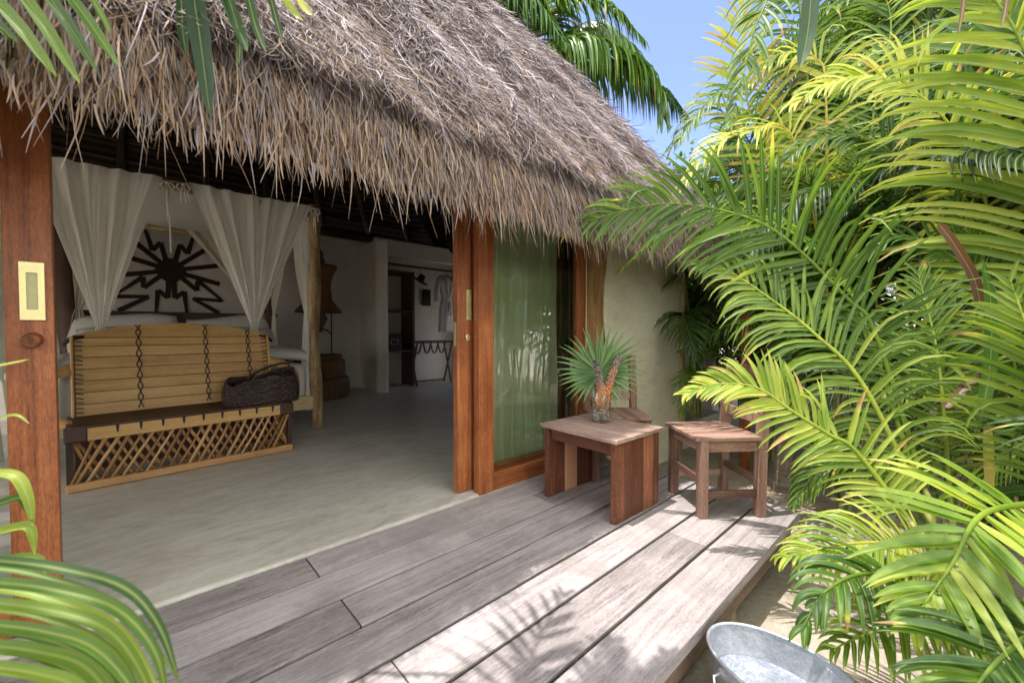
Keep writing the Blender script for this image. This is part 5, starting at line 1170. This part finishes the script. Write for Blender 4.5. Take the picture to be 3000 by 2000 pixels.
broad_tree(9.8, -.4, 4.6, 2.0, 9000, 'tall leafy tree behind the middle of the palms', 62, .40)
broad_tree(8.2, -3.0, 5.2, 2.2, 9000, 'spreading leafy tree behind the right edge palms', 63, .42)
broad_tree(11.5, 6.2, 6.6, 1.9, 6500, 'green leafy tree showing beneath the coconut fronds', 64, .40)
broad_tree(5.9, -3.2, 3.2, 1.6, 7000, 'dark leafy shrub-tree far right behind the fan palm', 65, .30)

# garden wall and a brown post between the palms
b = MB(); b.box((6.45, 4.2, .95), (.22, 3.5, 2.6), tone=.5); o = b.build('garden_wall', 'white_wall', bevel=.02); tag(o, 'pale garden wall glimpsed between hut corner and palms', 'wall')
b = MB(); b.box((9.9, -1.2, .35), (.22, 8.5, 1.4), tone=.5); o = b.build('garden_wall', 'white_wall', bevel=.02); tag(o, 'long low pale garden wall behind all the palms', 'wall')
b = MB(); b.tube([(4.42, 1.40, -.36), (4.40, 1.40, .6), (4.41, 1.40, 1.5)], [.052, .05, .046], 14, jit=.04); o = b.build('wooden_post', 'teak', smooth=True); tag(o, 'reddish brown wooden post among the palms right of the wall', 'post')

# leaf litter on the sand
n = 900; P = np.stack([RNG.uniform(2.9, 6.5, n), RNG.uniform(-1.6, 1.9, n), np.full(n, -.285)], 1)
v, q, t, g = blades(P, np.concatenate([RNG.normal(0, 1, (n, 2)), RNG.uniform(-.05, .25, (n, 1))], 1), unit(RNG.normal(0, .3, (n, 3)) + np.array([0, 0, 1.])), RNG.uniform(.03, .14, n), RNG.uniform(.006, .02, n), .25, RNG.choice([.97, .9, .99, .85], n), 5, .2)
o = mesh_np('leaf_litter', v, q, t, g, 'leaf'); tag(o, 'dry brown leaf litter scattered on the sand under the palms', 'leaf litter', kind='stuff')

# ================================================================== LIGHT, SKY, CAMERA
SUN = Vector((-.19, .10, .976)).normalized()
w = bpy.data.worlds.new('World'); SC.world = w; w.use_nodes = True
nt = w.node_tree; nt.nodes.clear(); bg = nt.nodes.new('ShaderNodeBackground'); sk = nt.nodes.new('ShaderNodeTexSky'); ou = nt.nodes.new('ShaderNodeOutputWorld')
sk.sky_type = 'NISHITA'; sk.sun_disc = False; sk.sun_elevation = math.asin(SUN.z); sk.sun_rotation = math.atan2(SUN.x, SUN.y); sk.air_density = 1.0; sk.dust_density = .6; sk.ozone_density = 5.0
bg.inputs[1].default_value = .11; # bright cloud lobes added unseen, behind and left of camera, as fill; blue elsewhere
def wn(t, **k):
    nd = nt.nodes.new('ShaderNode' + t)
    for a_, v_ in k.items(): setattr(nd, a_, v_)
    return nd
tc = wn('TexCoord'); dt = wn('VectorMath', operation='DOT_PRODUCT'); nt.links.new(tc.outputs['Generated'], dt.inputs[0]); dt.inputs[1].default_value = Vector((-.38, -.88, .12)).normalized()
nz = wn('TexNoise'); nz.inputs['Scale'].default_value = 2.6; nz.inputs['Detail'].default_value = 8; nz.inputs['Roughness'].default_value = .6; nt.links.new(tc.outputs['Generated'], nz.inputs['Vector'])
ad = wn('Math', operation='MULTIPLY_ADD'); nt.links.new(nz.outputs[0], ad.inputs[0]); ad.inputs[1].default_value = .9; nt.links.new(dt.outputs['Value'], ad.inputs[2])
d2 = wn('VectorMath', operation='DOT_PRODUCT'); nt.links.new(tc.outputs['Generated'], d2.inputs[0]); d2.inputs[1].default_value = Vector((-.97, .12, .15)).normalized()
mm = wn('Math', operation='MAXIMUM'); nt.links.new(dt.outputs['Value'], mm.inputs[0]); nt.links.new(d2.outputs['Value'], mm.inputs[1]); nt.links.new(mm.outputs[0], ad.inputs[2])
mr = wn('MapRange', interpolation_type='SMOOTHSTEP'); nt.links.new(ad.outputs[0], mr.inputs[0]); mr.inputs[1].default_value = .62; mr.inputs[2].default_value = .80
mx = wn('Mix', data_type='RGBA'); nt.links.new(mr.outputs[0], mx.inputs[0]); ti = wn('Mix', data_type='RGBA', blend_type='MULTIPLY'); ti.inputs[0].default_value = 1; ti.inputs[7].default_value = (1.22, 1.03, 1.10, 1); nt.links.new(sk.outputs[0], ti.inputs[6]); nt.links.new(ti.outputs[2], mx.inputs[6]); mx.inputs[7].default_value = (12.6, 12.4, 12.2, 1); nt.links.new(mx.outputs[2], bg.inputs[0])
nt.links.new(bg.outputs[0], ou.inputs[0])
ld = bpy.data.lights.new('sun', 'SUN'); ld.energy = 2.3; ld.angle = R(.5); ld.color = (1., .945, .88); lo = bpy.data.objects.new('sun', ld); COL.objects.link(lo); lo.location = (0, 0, 12); lo.rotation_euler = (-SUN).to_track_quat('-Z', 'Y').to_euler()
cam = bpy.data.cameras.new('camera'); cam.sensor_width = 36; cam.lens = 14.4; cam.clip_start = .02; cam.clip_end = 400
co = bpy.data.objects.new('camera', cam); COL.objects.link(co); co.location = (0, 0, 1.1); co.rotation_euler = (R(90 - 1.43), 0, R(47.4 - 90))
cam.dof.use_dof = True; cam.dof.focus_distance = 2.9; cam.dof.aperture_fstop = 3.2
SC.camera = co
SC.view_settings.view_transform = 'Standard'; SC.view_settings.look = 'None'; SC.view_settings.exposure = 1.58; SC.view_settings.gamma = 1
SC.render.engine = 'CYCLES'; SC.cycles.use_denoising = True; SC.cycles.max_bounces = 14; SC.cycles.diffuse_bounces = 6; SC.cycles.transparent_max_bounces = 24; SC.cycles.transmission_bounces = 8; SC.cycles.caustics_reflective = False; SC.cycles.caustics_refractive = False
